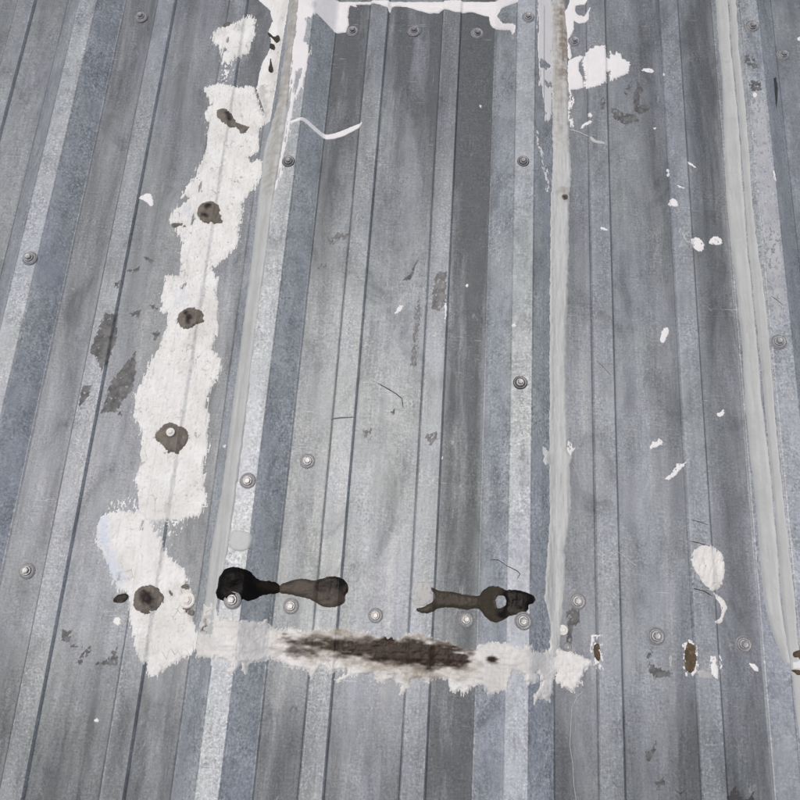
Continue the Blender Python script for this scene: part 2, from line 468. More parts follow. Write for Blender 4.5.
def thread(name, mat, pts, r=.5, lift=.3, wob=.0, seed=3):
    """a thin line (thread, scratch burr, hairline of caulk) following the metal"""
    rnd = random.Random(seed); P3 = []
    for (ax, ay), (bx, by) in zip(pts[:-1], pts[1:]):
        n = max(2, int(math.hypot(bx - ax, by - ay) / 2))
        P3 += [(ax + (bx - ax) * i / n + rnd.uniform(-wob, wob), ay + (by - ay) * i / n + rnd.uniform(-wob, wob)) for i in range(n)]
    P3.append(pts[-1])
    A = np.array(P3); z = base(A[:, 0], A[:, 1]) + lift
    n = len(A); V = []; F = []; m = 6
    for i in range(n):
        a = A[max(0, i - 1)]; b = A[min(n - 1, i + 1)]; d = b - a; d = d / (np.hypot(*d) + 1e-9); nrm = np.array([-d[1], d[0]])
        rr = r * min(1, .3 + min(i, n - 1 - i) * .35) * rnd.uniform(.8, 1.2)
        for j in range(m):
            t = 2 * math.pi * j / m
            V.append((A[i, 0] + nrm[0] * rr * math.cos(t), A[i, 1] + nrm[1] * rr * math.cos(t), z[i] + rr * .7 * math.sin(t)))
    for i in range(n - 1):
        for j in range(m):
            F.append((i * m + j, i * m + (j + 1) % m, (i + 1) * m + (j + 1) % m, (i + 1) * m + j))
    F.append(tuple(range(m - 1, -1, -1))); F.append(tuple((n - 1) * m + j for j in range(m)))
    V = np.array(V); c = V.mean(0)
    me = grid_mesh(name, (V - c) * MM, F, MAT[mat], True, dict(stain=np.zeros(len(V)), tint=np.zeros(len(V))))
    o = link(name, me); o.location = c * MM
    return o

def lathe(prof_pts, n=28):
    V, F = [], []
    for r, z in prof_pts:
        for j in range(n):
            t = 2 * math.pi * j / n; V.append((r * math.cos(t), r * math.sin(t), z))
    for i in range(len(prof_pts) - 1):
        for j in range(n):
            F.append((i * n + j, i * n + (j + 1) % n, (i + 1) * n + (j + 1) % n, (i + 1) * n + j))
    F.append(tuple((len(prof_pts) - 1) * n + j for j in range(n)))
    return V, F

_cache = {}
def piece(name, mat):
    if (name, mat) in _cache: return _cache[name, mat]
    if name == 'gasket': V, F = lathe([(8.9, -.3), (9.1, .5), (8.7, 1.2), (7, 1.3)])
    elif name == 'washer': V, F = lathe([(8.0, .9), (8.2, 1.5), (7.8, 1.75), (7.2, 1.6), (6.3, 1.15), (5.4, 1.3), (4.9, 2.4), (4.0, 2.5)])
    else:
        V, F = lathe([(5.0, 2.6), (5.1, 3.2), (4.7, 3.5), (3.9, 3.55)])
        o = len(V); hx = []
        for z, r in ((3.5, 3.9), (5.3, 3.9), (5.9, 3.3)):
            hx += [(r * math.cos(math.pi / 3 * j), r * math.sin(math.pi / 3 * j), z) for j in range(6)]
        V = V + hx + [(1.9 * math.cos(math.pi / 3 * j), 1.9 * math.sin(math.pi / 3 * j), 5.75) for j in range(6)]
        for a in range(3):
            for j in range(6):
                F.append((o + a * 6 + j, o + a * 6 + (j + 1) % 6, o + a * 6 + 6 + (j + 1) % 6, o + a * 6 + 6 + j))
        F.append(tuple(o + 18 + j for j in range(6)))
    me = grid_mesh(name, np.array(V) * MM, F, MAT[mat], name != 'hex_head')
    _cache[name, mat] = me
    return me

def screw(x, y, label, look='zinc', group=None, lift=0, rot=0, s=1.0, tilt=0):
    hd, ws, gk = dict(zinc=('zinc_screw', 'dull_screw', 'pale_rubber'), dark=('dull_screw', 'dull_screw', 'rubber'),
                      ring=('zinc_screw', 'dull_screw', 'rubber'), dull=('zinc_screw', 'dull_screw', 'pale_rubber'),
                      sunk=('dull_screw', 'dull_screw', 'pale_rubber'),
                      white=('white_screw', 'white_screw', 'white_screw'), brown=('brown_screw', 'brown_screw', 'brown_screw'))[look]
    e = link('screw', None); e.location = (x * MM, y * MM, (float(base(np.array([x]), np.array([y]))[0]) + lift) * MM)
    rr = random.Random(int(x * 7 + y * 3)); s *= rr.uniform(.94, 1.06)
    e.rotation_euler = (rr.uniform(-.09, .09), rr.uniform(-.09, .09), rot); e.scale = (s, s, s * rr.uniform(.85, 1.1))
    tag(e, label, 'screw', group)
    for n, m in (('gasket', gk), ('washer', ws), ('hex_head', hd)): link(n, piece(n, m), e)
    return e

# ------------------------------------------------------------------ the roof and the patch panel on it
roof = link('roof', None); tag(roof, kind='structure')
xa = XOFF + K0 * P + RB; xb = XOFF + (K1 - 1) * P + M2
edges = [xa] + LAPS + [xb]
for i in range(len(edges) - 1):
    end = edges[i + 1] + 45 if i < len(edges) - 2 else edges[i + 1]
    sheet('roof_panel', edges[i], end, Y0, Y1, SHEET_T * (i - 2), MAT['roof'], roof, top_dark=.22, low_dark=.6)
pp = sheet('patch_panel', PAN['x0'], PAN['x1'], PAN['y0'], PAN['y1'], PAN['t'], MAT['panel'], None, 60, 1.9, top_dark=.95)
tag(pp, 'long galvanised patch panel screwed over the roof and framed by sealant', 'patch panel')

# ------------------------------------------------------------------ sealant strips
tag(drape('sealant_strip', 'grey', [(-6,916),(-6.9,862.4),(-3.1,772.8),(-4.2,731.8),(-3.7,690.6),(-9.8,654.2),(-15.8,618.3),(-14,571.5),(-14.4,541.8),(-11.6,468.3),(-11.9,399.4),(-10.7,333.1),(-11.1,270),(-10,209.2),(-10.3,151.2),(-13.1,117.6),(-14.9,95.5),(-12.7,63),(-12.4,41.7),(-10.5,0.3),(6.7,1.2),(3.8,41.9),(6.9,62.8),(9.2,94.8),(9.7,116.5),(9.8,149.7),(10.4,206.9),(9.9,266.5),(8.2,328.5),(8.9,393.4),(9.5,461.3),(8.9,532.2),(10.7,561.5),(10.9,606.5),(13.3,645.1),(13,684.5),(10.1,724.7),(9.8,766.1),(9.8,851.9),(13.5,905.8)], seed=7, stains=[([(-18,907.2),(-12.3,796.2),(-7.6,709.2),(-7.7,673.7)],4,0.85,[3.0, 2.6, 2.2, 1.2])], tints=[([(1.6,891.7),(5.4,767.1),(6.2,684.7),(2.2,608.9),(-0.5,550.2)],8,0.75,[6.0, 6.0, 5.0, 4.0, 2.0])], t=2.2, edge=0.9, efreq=0.15, brush=(90, 0.35, 0.9), bump=0.12),
    'grey sealant strip sealing the left edge of the patch panel, browned near the top', 'sealant strip', 'sealant strips')
tag(drape('sealant_strip', 'grey', [(362.8,946.1),(362.8,891.4),(363.7,804.4),(363.7,762.2),(363.7,721),(364.5,642),(364.5,611.2),(363,595.1),(361.6,564.4),(360.9,491.8),(360.3,422.4),(360.4,356.4),(359.8,330.5),(360.5,293.2),(359.9,232.3),(354,221.4),(360,213.5),(360.7,174.3),(361.4,151.8),(357.6,117.9),(355.8,90.6),(354.7,64),(362.2,38.7),(361,2.9),(370.1,3.5),(374.5,39.6),(376.7,65.9),(378,92.7),(378.1,120),(383.8,153.8),(385.1,176.6),(384.2,216),(386.6,225.6),(381.5,234.8),(381.2,295.7),(379.1,333.4),(380.4,359.3),(382.6,425.8),(384.8,495.2),(385.3,567.8),(388.1,598),(389.5,613.2),(386.4,643.9),(384.9,723.4),(384.5,764.7),(384,807),(381.6,894.7),(383.3,949.7)], seed=14, stains=[([(377.5,930.9),(377.2,841.3),(378.4,798.2),(376.9,756)],3,0.95,[3.0, 4.5, 4.5, 2.0]),([(377.6,579.3),(381.4,567.6)],4,0.5,[4.0, 4.0])], tints=[([(368.9,930.5),(370.2,823.5),(372.8,731),(374,658.8)],8,0.7,[7.0, 6.0, 5.0, 3.0])], t=2.4, edge=1.1, efreq=0.22, brush=(90, 0.4, 0.9), bump=0.12),
    'grey sealant strip on the right edge of the patch panel, brown stained on top', 'sealant strip', 'sealant strips')
tag(drape('sealant_strip', 'grey', [(589.1,958.6),(592.9,901.1),(592.2,814.4),(593.2,771.8),(590.6,692.2),(587.1,579),(589,505.9),(590.4,436.4),(591.2,370.2),(589.4,307.4),(590.2,246.6),(591.8,188.2),(591.7,132.4),(592,78.8),(596,47.8),(600.9,27.8),(604.5,14.1),(608.3,14.3),(607,28.1),(606.1,48.2),(605,78.9),(605.8,131.9),(605.7,186.9),(605.3,244.4),(603.9,304.4),(604.3,366.8),(603.8,432.1),(603.2,500.5),(603.6,571.6),(605.1,684.1),(604.5,764.5),(603.8,806.6),(605.2,891.8),(602.8,947.6)], seed=21, t=1.6, edge=0.5, efreq=0.06, brush=(92, 0.3, 0.55), bump=0.1),
    'broad smooth grey sealant strip along the roof lap at the right', 'sealant strip', 'sealant strips')
tag(drape('sealant_strip', 'grey', [(603.8,946.8),(606.7,890.7),(605.2,805.6),(606.3,723),(605.8,645.1),(605,571),(604.1,500.1),(605.1,431.7),(606,366.3),(606,304),(606.5,244.2),(606.9,186.8),(606.9,131.8),(606.2,79),(607.2,43.2),(607.9,8.4),(608.9,-20.6),(609.9,-58.3),(619.3,-57.1),(617.1,-19.8),(615.4,9),(614.8,43.5),(615.8,79.1),(614.8,131.5),(614.1,186.2),(613.4,243.2),(614,302.4),(614.5,364.1),(614.2,428.7),(612.2,497),(610.9,568.3),(612.4,641.7),(612.5,719.2),(611.6,801.3),(613.2,885.7),(611,941)], seed=28, t=0.7, edge=0.6, efreq=0.1, bump=0.1),
    'thin grey sealant strip on the lapped rib, directly right of the broad smooth strip', 'sealant strip', 'sealant strips')

# ------------------------------------------------------------------ white coating brushed round the patch panel
tag(drape('white_coating', 'white', [(-109.6,717.7),(-103.1,721.2),(-96.6,723.5),(-81.8,721.8),(-73.4,720.2),(-61.6,720.2),(-51.7,723.9),(-41,720.5),(-38.6,712.4),(-32.2,693),(-24.9,677.2),(-20.3,663.4),(-28,657.7),(-26.3,643.5),(-25.7,621.5),(-31.4,613.4),(-41.2,611.3),(-39.3,606.8),(-32,601.7),(-24.7,607.6),(-16.6,601.7),(-16.5,578.8),(-21.3,569),(-30.4,550.9),(-36,538.6),(-35.2,511.4),(-35,489.7),(-37,475.2),(-45.1,464.1),(-54.7,455),(-62.4,446.2),(-62.9,440.5),(-55.7,433.9),(-52,425.1),(-52.6,411.3),(-48,395.9),(-48.6,382.3),(-44.6,366.5),(-45.4,349.2),(-49.2,341.1),(-48.1,333.3),(-39.7,329.9),(-33.1,312.8),(-36.7,308.1),(-36.1,299.2),(-41.6,286.8),(-44.9,280.3),(-44.4,263.4),(-40.2,246.4),(-36.7,225.2),(-35.3,211.4),(-36.1,204.2),(-37.2,187.5),(-33.8,171.9),(-33.8,163.1),(-29.3,153),(-31.1,140.3),(-37.5,133),(-46.9,130.8),(-54.9,127.5),(-75.4,125.7),(-86.2,122.3),(-97.8,127.7),(-103.7,138.8),(-107.6,148.3),(-107,158.8),(-112.9,170.1),(-110.4,179),(-110.5,190.9),(-111,207),(-117,229.6),(-120.4,238.6),(-125.7,241.4),(-129.8,258.5),(-130.2,275.3),(-126.9,291.4),(-121.4,305.8),(-119.2,318.8),(-110.7,334.3),(-108.4,350.9),(-107,369.6),(-108.8,380.9),(-118.4,382.9),(-116.1,392),(-121.6,402.6),(-118.4,414.5),(-118.9,430.4),(-114.7,431.2),(-104.2,432.6),(-100.6,438.4),(-101.9,451),(-104.4,463.6),(-102.8,478.7),(-110.6,487.6),(-114.7,497.5),(-110.7,505),(-123.9,506.5),(-127.1,518.8),(-117.2,531.2),(-104.8,544.5),(-111.9,547.9),(-116.5,543.9),(-113.2,556.8),(-107.1,569.3),(-104,574.8),(-100.5,582.6),(-103,586.3),(-96.6,602.1),(-92.9,623.5),(-96.4,653.2),(-100.3,671.5),(-103,681.1),(-95.6,691.3),(-101.4,699.1),(-107,709.5)], seed=35, holes=[[(-98.6,574.3),(-94,573.4),(-91.1,554.6),(-93.4,551.7)],[(-98.3,414.9),(-92.3,422),(-90.2,416.6),(-95.5,413)],[(-99.7,518.8),(-96.3,522),(-92.7,511.5),(-97.8,505.7)]], stains=[([(-58,691.6),(-52.3,667.6),(-50.1,661.3)],2,0.9),([(-36.1,714.1),(-25.5,682),(-22.3,666)],4,0.5)], tints=[([(-100.4,412),(-91.9,411),(-88.7,389.4),(-99.6,390.2)],6,0.45),([(-108.4,533.2),(-101,536.5),(-101.7,523.2),(-109.4,522.7)],4,0.5)], t=1.3, feather=5, edge=1.5, efreq=0.45, streak=(90, 0.8, 2.8), pits=0.5, pitf=0.6, brush=(92, 0.5, 0.55), bump=0.4),
    'long ragged white coating patch with brown screw dabs left of the patch panel', 'paint patch', 'white paint patches')
tag(drape('white_coating', 'white', [(-136,132.8),(-148.1,120.7),(-148.1,111.7),(-143.7,96.8),(-135.6,83.5),(-125.8,70.4),(-117.9,57.3),(-114.3,49.4),(-109.3,46.4),(-103,48.5),(-97.8,38.1),(-92.9,25.5),(-92.1,17.2),(-88,6),(-81.5,-9.1),(-75.5,-23),(-68.4,-26.1),(-64.6,-36),(-57.7,-38.7),(-53,-34.7),(-42.4,-27),(-30.1,-18.7),(-21.4,-14.6),(-20.6,-7.9),(-16.8,-17.3),(-16,-10.2),(-16.3,6.2),(-22.5,14.2),(-27,22.8),(-33.3,28.2),(-36.3,33.3),(-33.2,34.6),(-27.2,38.7),(-28.2,45.5),(-35.1,51.5),(-40.5,54.4),(-36,61.1),(-37.7,68.6),(-45.7,73.6),(-62.8,86.8),(-68.9,94.1),(-70.3,102.6),(-78.8,111.5),(-86.2,122.3),(-88,126.1),(-101.7,133.8),(-114.1,132.4),(-123.3,132.5)], seed=42, holes=[[(-114.1,64),(-111.5,65.2),(-111.1,56.6),(-113.5,57.5)],[(-98.7,122.6),(-95.4,123.9),(-94.1,112.4),(-97,112.5)],[(-57.7,50.1),(-53.1,49.3),(-50.1,44.2),(-54.6,45)]], stains=[([(-33,41),(-40.9,49),(-29.3,30.6)],4,0.35,[7.0, 5.0, 5.0])], tints=[([(-144.3,122.1),(-135.9,94.5),(-121.7,72.2),(-112.4,57.6)],5,0.9,[4.0, 4.0, 4.0, 3.0])], t=1.2, feather=5, edge=1.2, efreq=0.4, streak=(85, 0.8, 3.0), pits=0.4, pitf=0.6, brush=(100, 0.45, 0.6), bump=0.4),
    'white coating patch shaped like a boot, below the long white patch at lower left', 'paint patch', 'white paint patches')
tag(drape('white_coating', 'white', [(-113,802.6),(-112.1,811.4),(-101.4,821.6),(-84.9,824.9),(-73.8,832.5),(-64.5,844.8),(-54.3,838.2),(-53.7,814.5),(-56.1,799.5),(-58.6,779.5),(-65.2,776.6),(-69.4,772),(-73.3,773.4),(-78.9,762.9),(-83.9,758.4),(-90.9,764),(-94.1,780.3),(-102.1,790.2)], seed=49, holes=[[(-89.9,798.4),(-87.2,799.4),(-85.8,794.3),(-89.3,794.1)],[(-96.1,781.8),(-87.1,783),(-87.9,777.8),(-93.3,776.1)]], lumps=[(-77.6,818.2,6,3.5)], t=1.2, feather=5, edge=1.1, streak=(85, 0.9, 4), pits=0.3, bump=0.4),
    'small white coating patch over a lumpy screw at upper left', 'paint patch', 'white paint patches')
tag(drape('white_coating', 'white', [(-92.8,762.2),(-76.6,766.4),(-76.7,746.1),(-77.8,722.7),(-88.7,722.1),(-90.1,742)], seed=56, t=0.25, edge=1, streak=(85, 1.0, 6), thin=0.75),
    'thin dry brushed white streaks below the small upper left white patch', 'paint patch', 'white paint patches')
tag(drape('white_coating', 'white', [(-80.1,126.6),(-47.5,131.3),(-49.7,123.2),(-45.8,112.2),(-51.4,104.1),(-55.9,111.6),(-59.2,95.8),(-67.3,104.2),(-70.7,109.2),(-77.7,118.8)], seed=63, t=0.25, edge=1, streak=(85, 1.0, 6), thin=0.85),
    'thin dry brushed white streaks right of the boot shaped patch', 'paint patch', 'white paint patches')
tag(drape('white_coating', 'white', [(-138.2,145.3),(-108,150.6),(-102.8,133.7),(-124,130.1),(-138.2,132.7)], seed=70, t=0.25, edge=1, streak=(70, 1.1, 6), thin=0.8),
    'thin dry brushed white bristle marks above the boot shaped patch', 'paint patch', 'white paint patches')
tag(drape('white_coating', 'white', [(-54.2,927.5),(-53.5,872.4),(-35.8,855.3),(-30,836),(-34.3,818.1),(-28.3,802.7),(-29.2,785.3),(-37.3,759.3),(-38.9,725.6),(-39.7,721.4),(-24.3,683.7),(-20.1,661.6),(-12.3,662),(-11.8,687.4),(-10.2,717.4),(-10,777.4),(-8.5,830),(-7.7,863),(-6,916)], seed=77, stains=[([(-31,717.7),(-24.1,693.4),(-19.3,667.6)],4,0.6,[5.0, 4.0, 2.0])], t=0.8, edge=0.9, pits=0.3, brush=(85, 0.5, 0.25), bump=0.3),
    'dirty white coating on the rib flank left of the left sealant strip', 'paint patch', 'white paint patches')
tag(drape('white_coating', 'gloss_white', [(6.9,873.2),(35.7,877.8),(40.5,851.8),(35.8,832),(22.7,814.3),(23.3,780.2),(31.9,775.8),(33.2,761.7),(32,747.5),(28.5,729),(28.2,704.6),(21.9,688.2),(19,678.5),(20,656.4),(17.9,614.5),(15.5,576.7),(12.4,546.9),(9.8,546.8),(12.1,584),(13.2,621.9),(13.7,665.5),(13.5,692.5),(10.2,749.4),(9,799.9)], seed=84, holes=[[(22.3,817.7),(30.1,823.3),(32.2,801.4),(28.6,782.2),(24.5,782)],[(18.9,730.1),(24,733.6),(24.9,710.9),(21.3,694.5),(18.3,697.6)]], lumps=[(26.7,844,6,2.5)], t=0.6, edge=1, streak=(88, 0.7, 4), bump=0.2, pits=0.2),
    'bright white paint along the rib right of the left sealant strip', 'paint patch', 'white paint patches')
tag(drape('white_coating', 'gloss_white', [(19.5,873.7),(22,849),(35.8,832),(63,817.9),(65.9,818.1),(75.5,820.3),(78.6,834.5),(76.1,847.7),(77.2,868.3),(88.2,865.2),(85.6,870.5),(74.2,870.8),(92.6,872.7),(111.2,873.3),(131,864.4),(134.9,856.9),(137.7,868.7),(148.2,872.6),(164.1,867.4),(190,859.8),(204.1,860.5),(208.8,866.8),(230.1,860.7),(246.4,864.5),(251.3,864.7),(274.8,857.9),(276.5,844.8),(283.7,835.6),(303,820.2),(305.6,811.5),(309.3,813.2),(309.8,824.6),(305.9,830.1),(293.2,839.3),(285.8,856.9),(290.7,867.4),(311.7,863.2),(317.5,888.9)], seed=91, stains=[([(263.8,895.9),(269.9,881.8),(268.7,874.5)],2,1,[3.0, 3.0, 2.0])], t=1.2, edge=0.7, efreq=0.3, bump=0.2, brush=(10, 0.4, 0.25), pits=0.15),
    'white paint band with two drips across the top of the patch panel', 'paint patch', 'white paint patches')
tag(drape('white_coating', 'gloss_white', [(338.4,923.9),(341.9,873.4),(339.9,828.2),(340.8,803.4),(340.3,767.8),(344.2,755.9),(344.4,731.5),(350.6,713.3),(353.8,682),(361.4,687.1),(364.5,721.5),(364.5,762.8),(363.7,804.4),(362.8,891.4),(362.8,946.1)], seed=98, holes=[[(341.1,768.4),(351.9,780),(359.7,775.9),(353.5,764.5),(342.7,759.7)],[(352,745.2),(362.9,748.3),(362.9,741.7),(353.6,736.6)]], t=0.5, edge=0.9, streak=(90, 0.7, 4), bump=0.2),
    'white paint streak left of the right sealant strip near the top', 'paint patch', 'white paint patches')
tag(drape('white_coating', 'gloss_white', [(389.1,950),(388.7,895.1),(385.1,881.4),(380.1,872.3),(382.9,854.7),(384.8,831.2),(385.3,796.8),(388,790.2),(390.8,797.1),(388.2,815.8),(389.7,833.2),(394,843.9),(394.1,859.7),(401,854.8),(409.4,857),(414.4,859.6),(414.6,871.1),(417.5,882.8),(408.2,867.5),(399.1,870.6),(395.6,877.5),(397.1,886.5),(409.8,889),(413.6,897.2),(420,948.3)], seed=105, t=0.8, edge=0.7, bump=0.25),
    'hooked white paint smear right of the right sealant strip at the top', 'paint patch', 'white paint patches')
tag(drape('white_coating', 'gloss_white', [(385.3,788.3),(391.5,793.7),(401.8,799.4),(405.9,797.9),(405.2,794.5),(400.3,786.6),(400.2,773.9),(404.9,764.1),(406.7,745.1),(395.8,742.1),(386.4,741.6),(384.5,764.7)], seed=112, t=0.9, edge=0.9, bump=0.25),
    'squarish white paint patch beside the right sealant strip', 'paint patch', 'white paint patches')
tag(drape('white_coating', 'gloss_white', [(405.8,789.4),(410.2,804.1),(418.5,810.3),(435.8,815.5),(437.1,795.7),(443,797.3),(444.6,808.5),(448.6,801.8),(452.9,807.2),(458.2,802.3),(459.5,797.3),(468.8,790.2),(468.4,775.8),(455.9,766.8),(443.5,759.5),(443.9,776.2),(436.5,773.9),(435.9,755),(424.3,747.6),(413,743),(408.1,749.3),(409.7,766),(407.1,778.5)], seed=119, t=0.8, feather=2, edge=0.9, streak=(0, 0.7, 2.0), bump=0.3, brush=(15, 0.5, 0.3)),
    'large ragged white paint splash crossing a stiffener at upper right', 'paint patch', 'white paint patches')
tag(drape('white_coating', 'gloss_white', [(386.4,743.2),(391.8,740.2),(394.3,723.9),(390.1,702.6),(392.6,682),(387.3,680.1),(385.5,708.9)], seed=126, t=0.4, edge=1, pits=0.5, thin=0.55, streak=(90, 0.7, 2)),
    'speckled white paint remains under the squarish white patch', 'paint patch', 'white paint patches')

# ------------------------------------------------------------------ small white paint marks on the metal
tag(drape('paint_chip', 'gloss_white', [(484.8,778.4),(490.4,782.9),(500.6,782.6),(503.8,776),(496.9,774.8),(490.2,777)], seed=133, t=0.55, edge=1.0, efreq=0.55, step=0.55, thin=0.12, bump=0.4, rounded=1),
    'ragged white fleck right of the large upper right paint splash', 'paint chip', 'small white paint chips')
tag(drape('paint_chip', 'gloss_white', [(411.5,703.6),(416.2,701.7),(416.1,695.2),(411.4,697.3)], seed=140, t=0.55, edge=1.0, efreq=0.55, step=0.55, thin=0.12, bump=0.4, rounded=1),
    'tiny white square fleck right of the right sealant strip, above a slanted one', 'paint chip', 'small white paint chips')
tag(drape('paint_chip', 'gloss_white', [(400.6,679.2),(404.6,685.8),(410,690.9),(416,690.4),(415.9,685.7),(408.6,685.2),(404.6,679.4)], seed=147, t=0.55, edge=1.0, efreq=0.55, step=0.55, thin=0.12, bump=0.4, rounded=1),
    'slanted white fleck above the stringy sealant line', 'paint chip', 'small white paint chips')
tag(drape('paint_chip', 'gloss_white', [(-174.1,541),(-158.4,551.3),(-150.3,533.8),(-152,527.8),(-162.5,536.1)], seed=154, t=0.55, edge=1.0, efreq=0.55, step=0.55, thin=0.12, bump=0.4, rounded=1),
    'white arrow shaped chip on bare metal left of the long white patch', 'paint chip', 'small white paint chips')
tag(drape('paint_chip', 'gloss_white', [(169.1,392),(175.7,405.9),(181.7,408.2),(179.8,399.4)], seed=161, t=0.55, edge=1.0, efreq=0.55, step=0.55, thin=0.12, bump=0.4, rounded=1),
    'white slanted chip in the middle of the patch panel', 'paint chip', 'small white paint chips')
tag(drape('paint_chip', 'gloss_white', [(497.4,393.5),(505.4,397.9),(505.6,390),(498.3,373.9),(493.6,376.2),(495.2,384.1)], seed=168, t=0.55, edge=1.0, efreq=0.55, step=0.55, thin=0.12, bump=0.4, rounded=1),
    'white rounded dab on the right roof sheet beside a stiffener', 'paint chip', 'small white paint chips')
tag(drape('paint_chip', 'gloss_white', [(475.3,240.3),(480.3,251.4),(483.7,250.4),(488.6,256.7),(492.8,248.6),(485.8,245.7)], seed=175, t=0.55, edge=1.0, efreq=0.55, step=0.55, thin=0.12, bump=0.4, rounded=1),
    'white ragged chip on the right sheet, upper of two', 'paint chip', 'small white paint chips')
tag(drape('paint_chip', 'gloss_white', [(489.3,206.4),(499.2,213.4),(505.3,222),(505.5,227.3),(511.2,225.9),(517.7,229.1),(512.1,221.2),(503.6,211.4),(497.7,206.4)], seed=182, t=0.55, edge=1.0, efreq=0.55, step=0.55, thin=0.12, bump=0.4, rounded=1),
    'white comma shaped smear crossing a stiffener, lower of two', 'paint chip', 'small white paint chips')
tag(drape('paint_chip', 'gloss_white', [(511.2,565.9),(515.6,576.8),(523.4,575),(524.7,563.3)], seed=189, t=0.55, edge=1.0, efreq=0.55, step=0.55, thin=0.12, bump=0.4, rounded=1),
    'white triangular chip on a stiffener at right', 'paint chip', 'small white paint chips')
tag(drape('paint_chip', 'gloss_white', [(537.6,519.9),(547,524.3),(555.3,515.4),(553.9,503.3),(545.8,502.8),(539.1,509.7)], seed=196, t=0.55, edge=1.0, efreq=0.55, step=0.55, thin=0.12, bump=0.4, rounded=1),
    'white paint blob on the right sheet, left of a pair', 'paint chip', 'small white paint chips')
tag(drape('paint_chip', 'gloss_white', [(561.1,519.3),(570.4,527),(580,520.4),(574.5,513),(562,513.7)], seed=203, t=0.55, edge=1.0, efreq=0.55, step=0.55, thin=0.12, bump=0.4, rounded=1),
    'white paint blob on the right sheet, right of a pair', 'paint chip', 'small white paint chips')
tag(drape('paint_chip', 'gloss_white', [(521.3,597.2),(527.6,596.1),(535.1,592),(527.5,592.3)], seed=210, t=0.55, edge=1.0, efreq=0.55, step=0.55, thin=0.12, bump=0.4, rounded=1),
    'thin white tick at right above the triangular chip', 'paint chip', 'small white paint chips')
tag(drape('paint_chip', 'gloss_white', [(512.4,621.5),(514.8,622.5),(515.8,611.1),(513.2,609.3)], seed=217, t=0.55, edge=1.0, efreq=0.55, step=0.55, thin=0.12, bump=0.4, rounded=1),
    'tiny white tick on a stiffener crease at right', 'paint chip', 'small white paint chips')
tag(drape('paint_chip', 'gloss_white', [(538.7,634.7),(544.8,633.9),(553.4,625.2),(545.8,627.9)], seed=224, t=0.55, edge=1.0, efreq=0.55, step=0.55, thin=0.12, bump=0.4, rounded=1),
    'thin white scratch beside the broad smooth sealant strip', 'paint chip', 'small white paint chips')
tag(drape('paint_chip', 'gloss_white', [(621.4,726.5),(627.1,731.6),(629,723.7),(623.5,720.3)], seed=231, t=0.55, edge=1.0, efreq=0.55, step=0.55, thin=0.12, bump=0.4, rounded=1),
    'small white smudge at the top of the chalky rib', 'paint chip', 'small white paint chips')
tag(drape('paint_chip', 'gloss_white', [(638.7,610.7),(640.9,607.9),(642.5,592.4),(638.7,596)], seed=238, t=0.55, edge=1.0, efreq=0.55, step=0.55, thin=0.12, bump=0.4, rounded=1),
    'thin white tick on the chalky rib edge', 'paint chip', 'small white paint chips')
tag(drape('paint_chip', 'gloss_white', [(423.6,530),(429.9,528.9),(434.9,524.9),(426,524.4)], seed=245, t=0.55, edge=1.0, efreq=0.55, step=0.55, thin=0.12, bump=0.4, rounded=1),
    'small white chip on a crease right of the right sealant strip', 'paint chip', 'small white paint chips')
tag(drape('paint_chip', 'gloss_white', [(-115.1,-86.1),(-111.7,-84.4),(-108.1,-86.6),(-110.9,-88.7)], seed=252, t=0.55, edge=1.0, efreq=0.55, step=0.55, thin=0.12, bump=0.4, rounded=1),
    'small white crumb on the lower left of the roof', 'paint chip', 'small white paint chips')
tag(drape('paint_chip', 'gloss_white', [(264.5,707.2),(268.5,708.3),(268,702.6)], seed=259, t=0.55, edge=1.0, efreq=0.55, step=0.55, thin=0.12, bump=0.4, rounded=1),
    'tiny white dot on the dark valley of the patch panel', 'paint chip', 'small white paint chips')
tag(drape('paint_chip', 'gloss_white', [(230.7,411.6),(234.5,410.9),(235.4,391.3),(231.8,387.6),(232.5,399.6)], seed=266, t=0.55, edge=1.0, efreq=0.55, step=0.55, thin=0.12, bump=0.4, rounded=1),
    'thin white smear on the right stiffener of the patch panel', 'paint chip', 'small white paint chips')
tag(drape('paint_chip', 'gloss_white', [(702.4,846),(710.8,848.2),(710,839.5),(703.1,839.2)], seed=273, t=0.55, edge=1.0, efreq=0.55, step=0.55, thin=0.12, bump=0.4, rounded=1),
    'white fleck cut by the right edge at the top', 'paint chip', 'small white paint chips')
tag(drape('paint_chip', 'gloss_white', [(514.5,776.2),(516.3,772.7),(516.2,767.8),(513.7,771.5)], seed=280, t=0.55, edge=1.0, efreq=0.55, step=0.55, thin=0.12, bump=0.4, rounded=1),
    'tiny pale dot on the stiffener right of the white splash', 'paint chip', 'small white paint chips')
tag(drape('paint_chip', 'gloss_white', [(497.4,684.4),(501.5,687),(501.3,682.3)], seed=287, t=0.55, edge=1.0, efreq=0.55, step=0.55, thin=0.12, bump=0.4, rounded=1),
    'tiny white sliver below the dark residue at upper right', 'paint chip', 'small white paint chips')
tag(drape('paint_chip', 'gloss_white', [(-18.1,215.2),(-12.6,216.7),(-13.3,212.1)], seed=294, t=0.55, edge=1.0, efreq=0.55, step=0.55, thin=0.12, bump=0.4, rounded=1),
    'tiny white fleck left of the left sealant strip', 'paint chip', 'small white paint chips')
tag(drape('paint_chip', 'gloss_white', [(256.4,439.1),(259.5,440),(259.6,435.9),(257.2,435)], seed=301, t=0.55, edge=1.0, efreq=0.55, step=0.55, thin=0.12, bump=0.4, rounded=1),
    'tiny pale dot on the dark valley, midway down', 'paint chip', 'small white paint chips')
